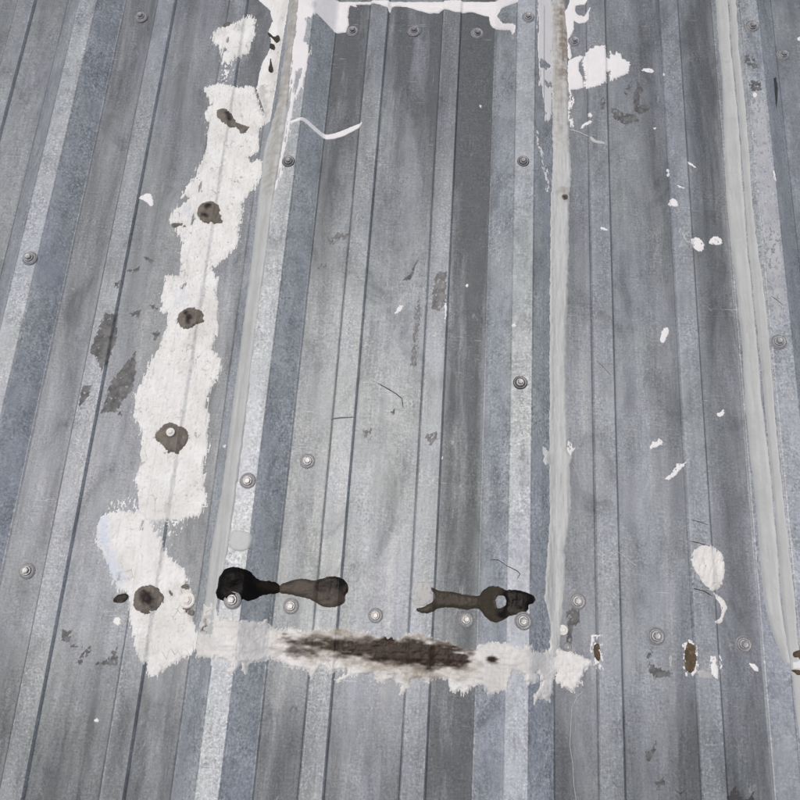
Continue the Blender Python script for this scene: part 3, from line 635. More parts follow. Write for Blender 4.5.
tag(drape('paint_chip', 'gloss_white', [(234.9,213.9),(238.7,220.4),(238.3,215.6)], seed=308, t=0.55, edge=1.0, efreq=0.55, step=0.55, thin=0.12, bump=0.4, rounded=1),
    'tiny white sliver beside the right stiffener of the patch', 'paint chip', 'small white paint chips')
tag(drape('paint_chip', 'gloss_white', [(311,376.9),(314.5,380),(318.1,377),(313.4,374.2)], seed=315, t=0.55, edge=1.0, efreq=0.55, step=0.55, thin=0.12, bump=0.4, rounded=1),
    'small white spot on the rib crest of the patch panel', 'paint chip', 'small white paint chips')
tag(drape('paint_chip', 'gloss_white', [(554,291),(557.2,286.3),(561.7,285.3),(565.7,291.7),(564.7,295.3),(558.6,290)], seed=322, t=0.55, edge=1.0, efreq=0.55, step=0.55, thin=0.12, bump=0.4, rounded=1),
    'faint white scuff near the broad smooth sealant strip', 'paint chip', 'small white paint chips')
tag(drape('paint_chip', 'gloss_white', [(-110.8,17.2),(-107.9,19.5),(-104.2,17.6),(-102,11.5),(-106,9.1),(-110.9,12)], seed=329, t=0.55, edge=1.0, efreq=0.55, step=0.55, thin=0.12, bump=0.4, rounded=1),
    'small white spatter left of the boot shaped patch', 'paint chip', 'small white paint chips')
tag(drape('paint_smear', 'clear', [(518.2,532.4),(527.1,534.3),(536.4,521.9),(538.2,507.8),(528.1,505.8),(520.7,506.8),(526.2,518.5)], seed=336, t=0.2, edge=1, thin=0.7, streak=(40, 0.8, 3)),
    'thin pale smear left of the pair of white blobs', 'paint smear', 'pale smears')
tag(drape('paint_smear', 'gloss_white', [(340.4,655.8),(343.4,654.7),(343.5,634.7),(352.5,626.6),(354,610.9),(360,596.3),(360.1,575.4),(354.1,572),(354.1,589.8),(348.1,607.2),(346.5,624.4),(340.6,629.8)], seed=343, t=0.35, edge=0.8, thin=0.62, streak=(90, 0.6, 3)),
    'broken thin white streaks left of the right sealant strip', 'paint smear', 'pale smears')
tag(drape('paint_smear', 'clear', [(210.7,70.6),(217,75.2),(230.2,74.9),(232.7,67.6),(233.3,57),(224.9,50.2),(214.1,49.5),(210.2,60)], seed=350, t=0.3, edge=1.2, thin=0.35, bump=0.5),
    'glossy pale residue on the stiffener left of the olive tar smear', 'paint smear', 'pale smears')
tag(drape('paint_smear', 'clear', [(214.8,385.3),(226.9,388.6),(234.1,391.9),(234.5,381.5),(218.7,380.2)], seed=357, t=0.2, edge=1, thin=0.7),
    'faint pale smear under the grey residue on the patch panel', 'paint smear', 'pale smears')
tag(drape('paint_drip', 'gloss_white', [(16.7,650),(26.7,655.2),(35.7,659.8),(41.3,658),(48.9,654.4),(64.4,648.4),(79.9,654.8),(96.6,664.4),(111,671.7),(108.8,664.6),(98.6,656.6),(83.3,646.3),(65.7,641.4),(55.8,644.8),(48.2,647.7),(35.6,654.2),(27.1,650.6),(17.2,645.3)], seed=364, t=0.6, edge=0.3, step=0.6, rounded=2),
    'thin white paint drip running down the rib and across the valley of the patch', 'paint drip')
tag(drape('paint_smear', 'zinc', [(620,724.8),(638.7,730.6),(638.8,655.8),(638.7,596),(638.4,496.5),(638.3,429.2),(631.2,389.8),(620.3,412.4),(619,481.7),(618.7,565.8),(618.4,639.5)], seed=371, t=0.12, edge=2, thin=0.42, streak=(92, 0.6, 4), bump=0.5),
    'chalky pale blue coating worn over the rib crest at right', 'paint smear', 'pale smears')
tag(drape('paint_smear', 'zinc', [(616.1,361.2),(633.5,364.5),(639.1,303.1),(636.8,255.5),(626.7,254.9),(619.1,320.2)], seed=378, t=0.12, edge=2, thin=0.75, streak=(92, 0.6, 4), bump=0.5),
    'chalky pale worn patch on the right rib crest below the screw', 'paint smear', 'pale smears')
tag(drape('paint_smear', 'band', [(351.4,234.8),(356.6,233.8),(359.3,229.8),(359.3,218),(355.4,212.3),(351.4,217.2),(354,223.7),(350.1,227.4)], seed=385, t=0.8, edge=0.8, thin=0.15, step=0.6),
    'ragged pale flake on the left edge of the right sealant strip, halfway down', 'paint smear', 'pale smears')
tag(drape('paint_smear', 'band', [(382.1,246.8),(386.7,243.5),(387.8,237.6),(391.3,239),(387.8,232.8),(385.5,227.9),(380.9,234.8)], seed=392, t=0.8, edge=0.8, thin=0.15, step=0.6),
    'ragged pale flake on the right edge of the right sealant strip, halfway down', 'paint smear', 'pale smears')
tag(drape('dark_residue', 'residue', [(377.8,53.4),(386.4,59.1),(394,55.4),(392.8,43.8),(386.3,37.2),(385.1,22.7),(381.8,14.3),(378.7,22.3),(380.9,36.9)], seed=399, t=0.14, edge=1.2, thin=0.3, streak=(90, 0.7, 2)),
    'dark streaked smudge under the dull screw right of the right sealant strip', 'residue', 'dark residue marks')

# ------------------------------------------------------------------ the smeared band along the bottom of the patch panel
tag(drape('sealant_band', 'band', [(-12.8,36.5),(-1.6,41.8),(4.5,29.5),(12.4,21.7),(36.2,21.3),(52,22.7),(55.5,25.1),(59.9,19.3),(63.4,16.4),(74.3,16),(84.3,19.2),(91.7,16),(104.8,15.3),(113.4,19.4),(121.2,16.7),(129.5,20.3),(141.1,21.1),(147.9,17.9),(157.4,20.1),(165.6,19.5),(174.1,14.4),(190.3,13.8),(202.1,13.5),(207.2,19),(214.1,20.4),(234,19.5),(235.4,14.5),(243.9,16.1),(252,15.6),(255.9,12.7),(265.7,9.2),(276.4,8.9),(281.7,8.2),(286.7,12.5),(296.4,16.6),(306.1,15.6),(316,16.2),(326.5,11.8),(338,16.5),(339.9,9.2),(351.8,9.9),(359.7,11.9),(362.2,23.3),(369.1,23.8),(369.6,16.1),(373.3,13.8),(384,11.9),(396.1,9.1),(406.1,3.2),(398.6,-4.8),(393.2,-15.2),(396.3,-18.9),(390.6,-19.3),(386.8,-27.4),(380,-24.9),(372.2,-20.4),(368,-16.7),(369.6,-9.1),(367.6,-7.8),(364.7,-16.9),(364.1,-29.3),(359.8,-34.3),(361.8,-37.7),(356.2,-36.8),(351.5,-32.1),(344,-40.9),(342,-33.2),(350.2,-23.3),(353.8,-18.3),(350.2,-15),(346,-7.8),(343,-10.4),(347.8,-17.5),(343.1,-21.6),(337.2,-18.9),(340.2,-21.7),(331,-19.3),(333,-13.3),(327.8,-11.2),(319.1,-10.3),(316.6,-18.2),(313.7,-29),(307.1,-30.6),(296.7,-34.5),(290.1,-25.3),(281.8,-27),(275.1,-33.4),(270.6,-38.2),(268.2,-30.8),(262.1,-35.2),(257.8,-34.5),(255.5,-28.7),(253.6,-22.8),(245.7,-21.8),(237.8,-22.8),(234.2,-26.9),(227.2,-25.3),(221.8,-23.2),(215.1,-25.1),(212.3,-31.2),(208.5,-38.5),(204.4,-40.7),(207.1,-32.6),(203.8,-30.9),(199.6,-31.1),(198.1,-24.7),(186.8,-30.4),(179.8,-29.4),(175.8,-24.6),(175.5,-21.1),(160.8,-23.5),(147.9,-27.8),(137.6,-32),(135.9,-31.1),(147.6,-24.4),(147.2,-19.4),(134,-21.2),(130.2,-23.9),(118.9,-17),(115.8,-23.2),(111.1,-30),(108.4,-30.2),(105.3,-23),(99.2,-21.3),(88.6,-21.5),(83,-19.3),(74.5,-15.8),(63.4,-12.4),(56.5,-16.8),(42.9,-19.1),(41.6,-29.1),(37.1,-20.9),(34.7,-26.9),(31.8,-29.5),(22.4,-29.6),(30.2,-25.2),(29,-19.9),(15.4,-15.8),(8.9,-14.7),(7.9,-22.6),(4.4,-16.4),(-12.3,-16),(-15.8,-7.6),(-15.4,1.1),(-13.8,11.5)], seed=406, stains=[([(75.2,7.8),(94,3.8),(113.8,4),(128.8,3.9),(142.7,1.7),(160.9,2.8),(185.6,3.3),(207.2,0.5),(236.1,-0.7),(255.4,-0.6),(270.3,-1.7)],3.3,1,[2.5, 4.0, 5.0, 6.0, 7.0, 9.0, 13.0, 13.0, 13.0, 12.0, 8.0]),([(86.1,-2.8),(106.4,-1.6)],4,0.8,[5.0, 6.0]),([(137,5.4),(149.9,6.2)],3,1,[4.0, 5.0]),([(177.5,12),(201.2,11.4)],3,0.75,[4.0, 4.0]),([(241,9.8),(276.5,5.8)],3,0.7,[5.0, 5.0]),([(295.8,-0),(299.7,0.2)],2.2,1,[3.0, 3.0]),([(-7.7,23),(-5.9,12.8),(-1.4,9.9)],2.2,0.95,[2.0, 4.0, 2.5])], tints=[([(77.6,5.9),(116,3.1),(158.9,0.6),(202,-1.8),(244.8,-3.2),(270.5,-5.7)],8,0.7,[9.0, 14.0, 18.0, 21.0, 20.0, 13.0])], t=2.2, feather=2, slope=1.8, edge=0.8, efreq=0.5, streak=(90, 0.7, 0.9), brush=(3, 0.45, 0.55), bump=0.3, pits=0.22, pitf=0.5, soft=7, wob=(0.09, 0.25)),
    'smeared off white sealant band with a long brown scorch along the bottom of the patch', 'sealant band')

# ------------------------------------------------------------------ dabs of brown and black sealant
tag(drape('sealant_dab', 'dab', [(-88.9,673),(-88.7,681.1),(-80.3,684.8),(-71.1,682),(-66.5,678.2),(-60.3,667.2),(-50.8,661.3),(-39.5,658.7),(-38.6,655.6),(-45.4,645.6),(-51.9,643.7),(-55.6,651.4),(-61.4,654.3),(-69.8,653.6),(-78.9,659.1),(-87.3,667.4)], seed=413, stains=[([(-68.6,668.3),(-72.8,673.8)],2,1,[3.3, 3.3])], lumps=[(-76.6,672,4,1.5)], t=2.6, edge=0.5, bump=0.18, rounded=2, slope=0.75),
    'brown sealant dab with a tail, topmost on the long white patch', 'sealant dab', 'brown dabs over screws')
tag(drape('sealant_dab', 'dab', [(-94,523.9),(-90.7,533.7),(-82.5,540.1),(-70.8,540),(-62.8,534.2),(-61.3,522.4),(-56,512.5),(-57.2,506.5),(-67,507.5),(-73.5,503.8),(-84.2,506.2),(-92,516)], seed=420, stains=[([(-79.7,529.9),(-76.1,531.6)],1.5,1,[2.625, 2.625]),([(-83,516.5),(-76.4,515.4)],1.5,1,[3.3, 2.625])], lumps=[(-78.7,531.4,4,2.5),(-81.8,516.5,3,1.5)], t=2.6, edge=0.6, bump=0.2, rounded=2, slope=0.75),
    'round brown sealant dab on the long white patch, second from the top', 'sealant dab', 'brown dabs over screws')
tag(drape('sealant_dab', 'dab', [(-98,371.4),(-93.9,380.8),(-86,388.2),(-76.3,390.1),(-66,386.7),(-59.1,377),(-60.6,370.2),(-70.4,365.3),(-75.2,356.8),(-83.7,356.3),(-92.7,362.4)], seed=427, stains=[([(-84.6,378.9),(-78.7,372.5),(-80.6,368.4)],1.5,1,[2.625, 2.625, 2.625]),([(-72.5,363.5)],1.5,1,[2.625])], lumps=[(-80.3,375.1,5,2.2)], t=2.6, edge=0.6, bump=0.2, rounded=2, slope=0.75),
    'round brown sealant dab on the long white patch, third from the top', 'sealant dab', 'brown dabs over screws')
tag(drape('sealant_dab', 'dab', [(-101.5,224.4),(-93,236.3),(-84.4,242.1),(-73.8,238.6),(-64.3,236.4),(-57.6,228.2),(-58,217.9),(-65.8,207.2),(-66.9,198.8),(-75.1,204.7),(-82.3,198.3),(-85.1,208.9),(-96.6,216.2)], seed=434, lumps=[(-79.9,228.5,5,2)], t=2.6, edge=0.6, bump=0.18, rounded=2, slope=0.75),
    'brown sealant dab with two legs and a white topped screw, fourth from the top', 'sealant dab', 'brown dabs over screws')
tag(drape('sealant_dab', 'dab', [(-77.8,56.7),(-70,54.6),(-62.4,48.8),(-58.2,43.7),(-58.6,35.2),(-64.7,28.4),(-72,21.5),(-83.2,23),(-91.2,27.7),(-93.8,38.2),(-92.7,46.7),(-87.2,53.5)], seed=441, stains=[([(-78.7,42.2),(-72.4,37.3),(-80.5,46.4)],2.5,1,[6.0, 4.65, 3.3])], lumps=[(-77.1,39.1,5,2.5)], t=2.8, edge=0.6, bump=0.2, rounded=2, slope=0.75),
    'large brown sealant dab with a dark core on the boot shaped white patch', 'sealant dab', 'brown dabs over screws')
tag(drape('sealant_dab', 'dab', [(-117.2,34.8),(-111.4,42.6),(-100.7,44.8),(-98.2,37),(-107.9,32.2)], seed=448, stains=[([(-110.1,38.4),(-101.7,41)],3,1,[7.35, 7.35])], t=1.6, edge=0.5, rounded=2, slope=0.75),
    'small brown dab at the left edge of the boot shaped white patch', 'sealant dab', 'brown dabs over screws')
tag(drape('sealant_dab', 'dab', [(-99.3,821.8),(-99.6,828.8),(-91.9,829.8),(-87.2,826.5),(-86.5,821.3),(-93,816.6)], seed=455, t=1.8, edge=0.4, rounded=2, slope=0.75),
    'brown dab at the top left rim of the small upper left white patch', 'sealant dab', 'brown dabs over screws')
tag(drape('sealant_dab', 'dab', [(-41.9,34.1),(-36.6,35.4),(-29.7,33.7),(-23.7,29.9),(-24.9,23.5),(-33,26.2),(-38.8,27.9)], seed=462, t=1.5, edge=0.8, thin=0.35, rounded=2, slope=0.75),
    'thin brown smear below the white washer of the boot shaped patch', 'sealant dab', 'brown dabs over screws')
tag(drape('sealant_dab', 'dab', [(-56.7,51.3),(-52,49.4),(-49,44.3),(-54.6,45)], seed=469, t=1.7, edge=0.5, rounded=2, slope=0.75),
    'tiny brown dab between the large dab and the white washer, upper', 'sealant dab', 'brown dabs over screws')
tag(drape('sealant_dab', 'dab', [(-51.7,36.6),(-46.8,36.9),(-45.7,33.8),(-50.3,31.4)], seed=476, t=1.7, edge=0.5, rounded=2, slope=0.75),
    'tiny brown dab between the large dab and the white washer, lower', 'sealant dab', 'brown dabs over screws')
tag(drape('sealant_dab', 'dab', [(-47.7,54),(-43.2,56.9),(-35.7,59),(-32.4,51.7),(-36.6,50.4),(-43.5,52.1)], seed=483, t=1.7, edge=0.7, thin=0.2, rounded=2, slope=0.75),
    'small brown smear above the white washer of the boot shaped patch', 'sealant dab', 'brown dabs over screws')
tag(drape('sealant_dab', 'dab', [(-123.9,506.5),(-116.1,506.9),(-107.2,508.1),(-102.5,502.6),(-105.5,496.6),(-111.6,502.8),(-121.3,498.6)], seed=490, t=1.6, edge=0.5, rounded=2, slope=0.75),
    'small brown smear on the left rim of the long white patch', 'sealant dab', 'brown dabs over screws')
tag(drape('tar_smear', 'black', [(-2.9,49.7),(1.1,57.6),(1.1,65.5),(5.4,72.3),(13.8,76.4),(20.2,77.3),(35.3,74.3),(40.6,68.1),(48.1,65.3),(57.6,66.6),(65.9,63),(67.5,57.8),(65.8,53.4),(52.8,52.1),(46.5,47.7),(37.7,42),(32.8,44.6),(30.1,42.3),(21.8,35.6),(14.2,40.3),(6.2,42.9),(-0.9,46)], seed=497, stains=[([(53.8,60.7),(62.9,59.6)],5,1,[6.0, 6.0])], lumps=[(18.5,65.6,8,2)], t=2.8, edge=0.7, bump=0.15, bfreq=0.12, brush=(20, 0.25, 0.4), rounded=2, slope=0.75),
    'thick black tar blob on the rib at the lower left corner of the patch', 'tar smear', 'tar smears')
tag(drape('tar_smear', 'brown', [(64.8,63),(76.4,68),(89.8,72),(101.1,69.5),(110.6,71.9),(120.2,75.7),(131.2,75.4),(139.7,70.2),(142.1,61.2),(138.1,56.7),(139.4,48.8),(133.6,44.8),(123.2,41.9),(113.3,43.4),(107.3,46.8),(97.4,51),(83.5,52.3),(76.8,54),(65.8,53.4)], seed=504, stains=[([(112.3,65.6),(123.1,68.4),(134.8,70.4),(139.9,62.2)],4,1,[4.65, 7.35, 7.35, 4.65]),([(121.5,61.9),(112.8,60.3)],3,1,[3.3, 3.3])], t=1.6, edge=0.5, bump=0.18, brush=(8, 0.35, 0.4), rounded=2, slope=0.75),
    'wavy brown tar smear ending in a round lobe, right of the black blob', 'tar smear', 'tar smears')
tag(drape('tar_smear', 'olive', [(231.5,70.7),(240.5,67.2),(256.9,67.1),(269,64.7),(281.1,64.4),(285.2,65.5),(286.1,68.2),(292.6,74),(299,75.6),(307.5,72.9),(310.9,70.2),(320.4,72.4),(333.7,69.1),(341.2,67.1),(343.1,62.7),(340,58.3),(334.3,56.7),(335.4,50.6),(323.4,45.8),(314.5,44.3),(308.1,38.9),(300.9,36.6),(293.4,39.5),(286.7,48.7),(283,51.8),(273.9,49.1),(264.1,49.6),(258.7,50.3),(241.3,49.8),(230.7,42.1),(219.9,42.5),(215.3,46.4),(219.6,48.3),(223.9,48),(228.6,52.5),(234,53.9),(237.4,62.8),(231.7,67.5)], seed=511, holes=[[(300.9,64.6),(309.1,65.6),(312.2,56.4),(306.4,51.1),(301.5,52.6)]], stains=[([(312,66.7),(321.6,62.1),(332.2,60.7),(340,63.4)],2.5,1,[7.35, 11.4, 11.4, 7.35]),([(311,68.8),(313.2,56.5),(308.4,47.1)],3,1,[4.65, 4.65, 6.0])], t=1.8, edge=0.6, bump=0.18, brush=(3, 0.35, 0.35), rounded=2, slope=0.75),
    'olive brown tar smear with a black end and a bare metal window', 'tar smear', 'tar smears')
tag(drape('tar_drip', 'olive', [(-35.5,816.3),(-31.3,816.5),(-24.8,809),(-19.2,812.2),(-13,801.8),(-13.6,793.6),(-20.1,794.7),(-25.4,802),(-31.9,809.5)], seed=518, t=2.5, edge=0.4, bump=0.15, step=0.6, rounded=2, slope=0.75),
    'dark tar drip on the dirty white rib flank, upper', 'tar drip', 'dark tar drips')
tag(drape('tar_drip', 'olive', [(-29.4,799.2),(-21.9,795.9),(-18.3,786.5),(-22,783.8),(-27.8,785.4),(-29.3,792.2)], seed=525, t=2.5, edge=0.4, bump=0.15, step=0.6, rounded=2, slope=0.75),
    'dark tar drip on the dirty white rib flank, middle', 'tar drip', 'dark tar drips')
tag(drape('tar_drip', 'olive', [(-26.9,771.8),(-23.4,771.9),(-21.4,761.3),(-16.8,749.8),(-18.4,744.1),(-24.7,746.4),(-28.2,753),(-26.4,761.6)], seed=532, t=2.5, edge=0.4, bump=0.15, step=0.6, rounded=2, slope=0.75),
    'dark pear shaped tar drip on the dirty white rib flank, lowest', 'tar drip', 'dark tar drips')

# ------------------------------------------------------------------ other lumps of sealant
tag(drape('sealant_blob', 'band', [(515.2,119.3),(521.9,131.6),(535.3,135.7),(549.3,131.4),(554,119.7),(552.6,100.1),(546.5,89),(538.5,84.1),(528.3,91.9),(522.4,102.3),(517.4,110.6)], seed=539, t=1.5, edge=1.2, thin=0.08, brush=(70, 0.35, 0.8), bump=0.3, rounded=1),
    'pale oval sealant blob with swirl on the stiffener at lower right', 'sealant blob', 'sealant blobs')
tag(drape('sealant_blob', 'band', [(537.5,84),(542.8,82.4),(551,76.6),(554.2,68.3),(549.6,62.8),(547.4,54.3),(542.9,50.9),(536.5,52.5),(545.4,57.3),(547.7,66.9),(544.4,74)], seed=546, t=0.8, edge=0.9, thin=0.15, rounded=1),
    'curled pale sealant tail below the oval blob', 'sealant blob', 'sealant blobs')
tag(drape('sealant_blob', 'grey', [(9.7,116.5),(25.1,116.4),(35.1,111.9),(34.7,102),(27.9,93.8),(14.3,94),(9.6,100.2)], seed=553, t=1.2, edge=0.5, rounded=2),
    'flat grey sealant blob on the rib crest above the black tar', 'sealant blob', 'sealant blobs')
tag(drape('sealant_blob', 'grey', [(412.1,666.5),(418.2,662.9),(420.8,659.1),(432.6,658.2),(432.5,653.5),(429.9,654.9),(424.6,654.6),(418.1,655.9),(414.2,658.8)], seed=560, t=1.2, edge=0.4, rounded=2),
    'small stringy grey sealant lump at the end of its line at upper right', 'sealant blob', 'sealant blobs')
tag(drape('rust_patch', 'rust', [(505.3,27),(510.8,30.4),(516.1,27.7),(516,5.5),(512.2,-1.3),(506,-0.2),(504.3,6.7)], seed=567, t=1.9, edge=0.5, bump=0.6, rounded=2),
    'oval brown rusty patch with a pale rim on the lower right stiffener', 'rust patch', 'rusty patches')
tag(drape('paint_chip', 'gloss_white', [(503.3,27.9),(510.9,32.5),(517.7,29.8),(517.8,4.6),(513.1,-4.8),(505.8,-4.2),(502.1,4.6)], seed=574, t=0.8, edge=1.3, pits=0.55, thin=0.6, step=0.6),
    'pale chipped rim around the oval rusty patch', 'paint chip', 'pale rims')
tag(drape('rust_patch', 'rust', [(408.5,22.1),(414.2,23.4),(415.5,6.3),(411.4,4),(407.8,10.9)], seed=581, t=1.9, edge=0.5, bump=0.6, rounded=2),
    'small narrow rusty patch right of the sealant band', 'rust patch', 'rusty patches')
tag(drape('paint_chip', 'gloss_white', [(405.5,30.1),(416.5,32.8),(417.3,16.5),(417,2.4),(417.9,-3.6),(413.7,-4.8),(408.2,0.8),(404.7,13.7)], seed=588, t=0.7, edge=1.3, pits=0.55, thin=0.6, step=0.6),
    'pale chipped rim around the small narrow rusty patch', 'paint chip', 'pale rims')
tag(drape('paint_chip', 'gloss_white', [(532.1,16.5),(536.4,17.8),(537.9,7.8),(536,-4.2),(531.9,-3.5),(530.4,5.4)], seed=595, t=0.7, edge=1.0, thin=0.3, streak=(85, 0.8, 2), step=0.6),
    'white shard right of the oval rusty patch, larger', 'paint chip', 'white shards by the rusty patch')
tag(drape('paint_chip', 'gloss_white', [(541.3,18.1),(543.3,17.2),(543.7,7.1),(541.5,6)], seed=602, t=0.6, edge=0.8, thin=0.3, streak=(85, 0.8, 2), step=0.6),
    'white shard right of the oval rusty patch, thinner', 'paint chip', 'white shards by the rusty patch')
tag(drape('paint_smear', 'clear', [(514.4,2.3),(522.9,2.9),(532.1,-0.5),(530.8,-5.6),(518.3,-5.3)], seed=609, t=0.5, edge=0.8, thin=0.2),
    'pale smear under the white shards', 'paint smear', 'pale smears')
tag(drape('paint_chip', 'gloss_white', [(571.9,12.9),(578.1,12.3),(582,8.5),(581.7,4.5),(577.6,5.2),(573.8,10)], seed=616, t=0.6, edge=0.4),
    'curved white chip below the lower right screw', 'paint chip', 'white shards by the rusty patch')
tag(drape('paint_chip', 'clear', [(487.8,14.8),(491,15.5),(491.5,2.9),(488.3,2.7),(488.6,9.8)], seed=623, t=0.6, edge=1, thin=0.35, step=0.6),
    'pale upright chip beside the dark leaf shaped residue', 'paint chip', 'white shards by the rusty patch')
tag(drape('rust_patch', 'rust', [(609.1,26.3),(613.8,28.5),(621.9,29),(621,19.1),(613.1,19.6),(609.5,20.3)], seed=630, t=2.2, edge=0.8, bump=0.7, rounded=2),
    'ragged brown foam piece at the right edge, upper', 'rust patch', 'rusty patches')
tag(drape('rust_patch', 'rust', [(607.1,8.3),(612.5,9.7),(619.9,8.3),(619.3,2.4),(611.2,2.8)], seed=637, t=2.2, edge=0.8, bump=0.7, rounded=2),
    'ragged brown foam piece at the right edge, lower', 'rust patch', 'rusty patches')
tag(drape('paint_chip', 'gloss_white', [(608.5,17.3),(621,19.1),(620,9.3),(608.7,9.4)], seed=644, t=0.9, edge=0.6),
    'white sealant between the two foam pieces at the right edge', 'paint chip', 'pale rims')

# ------------------------------------------------------------------ dark residue and scuffs
tag(drape('dark_residue', 'residue', [(-184.8,375.9),(-170,374),(-165.9,347.6),(-169.8,321.1),(-174.7,300.3),(-186.2,316.4),(-195.1,324.9),(-191,348.8)], seed=651, t=0.14, edge=1.5, efreq=0.4, thin=0.12, step=0.8, streak=(60, 0.6, 2.2)),
    'dark grey kite shaped residue left of the long white patch', 'residue', 'dark residue marks')
tag(drape('dark_residue', 'residue', [(-139.4,329.3),(-135.9,308.8),(-135.8,301.1),(-135.5,278.2),(-143.1,266.4),(-151,249.8),(-167.4,247.6),(-164.8,276.5),(-163.6,286.7),(-154.3,302.6)], seed=658, t=0.14, edge=1.5, efreq=0.4, thin=0.22, step=0.8, streak=(60, 0.6, 2.2)),
    'long dark grey wedge residue beside the long white patch', 'residue', 'dark residue marks')
tag(drape('dark_residue', 'residue', [(-194.3,278.8),(-182.8,282),(-183.2,268.1),(-192.3,252.6),(-195.6,263.6)], seed=665, t=0.14, edge=1.5, efreq=0.4, thin=0.22, step=0.8, streak=(60, 0.6, 2.2)),
    'small dark residue left of the wedge residue', 'residue', 'dark residue marks')
tag(drape('dark_residue', 'residue', [(-157.5,377.4),(-143.3,382.3),(-142.5,370.2),(-149.4,373.9)], seed=672, t=0.14, edge=1.5, efreq=0.4, thin=0.22, step=0.8, streak=(60, 0.6, 2.2)),
    'small dark triangular residue left of the third brown dab', 'residue', 'dark residue marks')
tag(drape('dark_residue', 'residue', [(-170.6,438.7),(-162.8,437.7),(-154.4,441),(-153.3,434),(-161,435),(-167.1,433.2)], seed=679, t=0.14, edge=1.5, efreq=0.4, thin=0.32, step=0.8, streak=(60, 0.6, 2.2)),
    'short dark dash beside the long white patch, lower of two', 'residue', 'dark residue marks')
tag(drape('dark_residue', 'residue', [(-156.2,459.3),(-146.9,456.9),(-135.6,450.5),(-140.2,447.4),(-151.5,453.8)], seed=686, t=0.14, edge=1.5, efreq=0.4, thin=0.32, step=0.8, streak=(60, 0.6, 2.2)),
    'short dark dash beside the long white patch, upper of two', 'residue', 'dark residue marks')
tag(drape('dark_residue', 'residue', [(-179.4,415.7),(-173,420.7),(-167.5,413.8),(-171.6,409.2),(-179.7,410.2)], seed=693, t=0.14, edge=1.5, efreq=0.4, thin=0.47, step=0.8, streak=(60, 0.6, 2.2)),
    'faint dark smudge above the kite shaped residue', 'residue', 'dark residue marks')
tag(drape('dark_residue', 'residue', [(-132,389.7),(-127.3,391.4),(-122.5,384.8),(-128.5,383.2)], seed=700, t=0.14, edge=1.5, efreq=0.4, thin=0.22, step=0.8, streak=(60, 0.6, 2.2)),
    'tiny dark spot beside the rim of the long white patch, upper', 'residue', 'dark residue marks')
tag(drape('dark_residue', 'residue', [(-123.5,352.6),(-116.8,357),(-114.3,349.2),(-119.4,342.3)], seed=707, t=0.14, edge=1.5, efreq=0.4, thin=0.32, step=0.8, streak=(60, 0.6, 2.2)),
    'tiny dark spot beside the rim of the long white patch, lower', 'residue', 'dark residue marks')
tag(drape('dark_residue', 'residue', [(-148.9,251.1),(-144.1,251.4),(-143.3,246.5),(-146.8,246.3)], seed=714, t=0.14, edge=1.5, efreq=0.4, thin=0.12, step=0.8, streak=(60, 0.6, 2.2)),
    'tiny dark dot right of the wedge residue', 'residue', 'dark residue marks')
tag(drape('dark_residue', 'residue', [(479.5,763.1),(487.8,747),(482.1,738.4),(481.5,722.1),(488.2,720.8),(496.3,724.5),(493.2,713),(482.3,706),(474.4,710.4),(471.9,734.6),(476.9,744.7)], seed=721, t=0.14, edge=1.5, efreq=0.4, thin=0.12, step=0.8, streak=(60, 0.6, 2.2)),
    'dark branching residue below the white splash at upper right', 'residue', 'dark residue marks')
tag(drape('dark_residue', 'residue', [(439.8,716.6),(451.1,712.4),(457.7,707.1),(475.6,705.6),(480.6,694.7),(460.5,688.8),(447.4,696.1)], seed=728, t=0.14, edge=1.5, efreq=0.4, thin=0.27, step=0.8, streak=(60, 0.6, 2.2)),
    'dark flat residue left of the branching residue', 'residue', 'dark residue marks')
tag(drape('dark_residue', 'residue', [(425.8,719.1),(432.7,731.7),(435.2,718.8),(433.5,704.2)], seed=735, t=0.14, edge=1.5, efreq=0.4, thin=0.42, step=0.8, streak=(60, 0.6, 2.2)),
    'faint dark residue on the crease left of the flat residue', 'residue', 'dark residue marks')
tag(drape('dark_residue', 'residue', [(463.7,753.9),(473.3,759.4),(470.2,747.7),(465.8,734.3),(460.6,738.9)], seed=742, t=0.14, edge=1.5, efreq=0.4, thin=0.5700000000000001, step=0.8, streak=(60, 0.6, 2.2)),
    'mottled dark spot above the flat residue', 'residue', 'dark residue marks')
tag(drape('dark_residue', 'residue', [(-165.2,2.4),(-155.2,1.9),(-153.8,-10.9),(-164.9,-10)], seed=749, t=0.14, edge=1.5, efreq=0.4, thin=0.22, step=0.8, streak=(60, 0.6, 2.2)),
    'dark square residue at lower left', 'residue', 'dark residue marks')
tag(drape('dark_residue', 'residue', [(-108.8,-18.4),(-101.6,-12.8),(-99,-30.5),(-125.4,-31.1),(-109.5,-26.1)], seed=756, t=0.14, edge=1.5, efreq=0.4, thin=0.32, step=0.8, streak=(60, 0.6, 2.2)),
    'dark hooked residue at lower left near the boot shaped patch', 'residue', 'dark residue marks')
tag(drape('dark_residue', 'residue', [(-155.6,-12.6),(-142.3,-13.8),(-131.5,-13.1),(-130.9,-16.2),(-152.9,-15.5)], seed=763, t=0.14, edge=1.5, efreq=0.4, thin=0.42, step=0.8, streak=(60, 0.6, 2.2)),
    'thin dark dash at lower left beside the square residue', 'residue', 'dark residue marks')
tag(drape('dark_residue', 'residue', [(-144.5,-30.3),(-138.9,-25.9),(-138.8,-32),(-143.6,-35.3)], seed=770, t=0.14, edge=1.5, efreq=0.4, thin=0.42, step=0.8, streak=(60, 0.6, 2.2)),
    'small dark smudge at lower left below the dash', 'residue', 'dark residue marks')
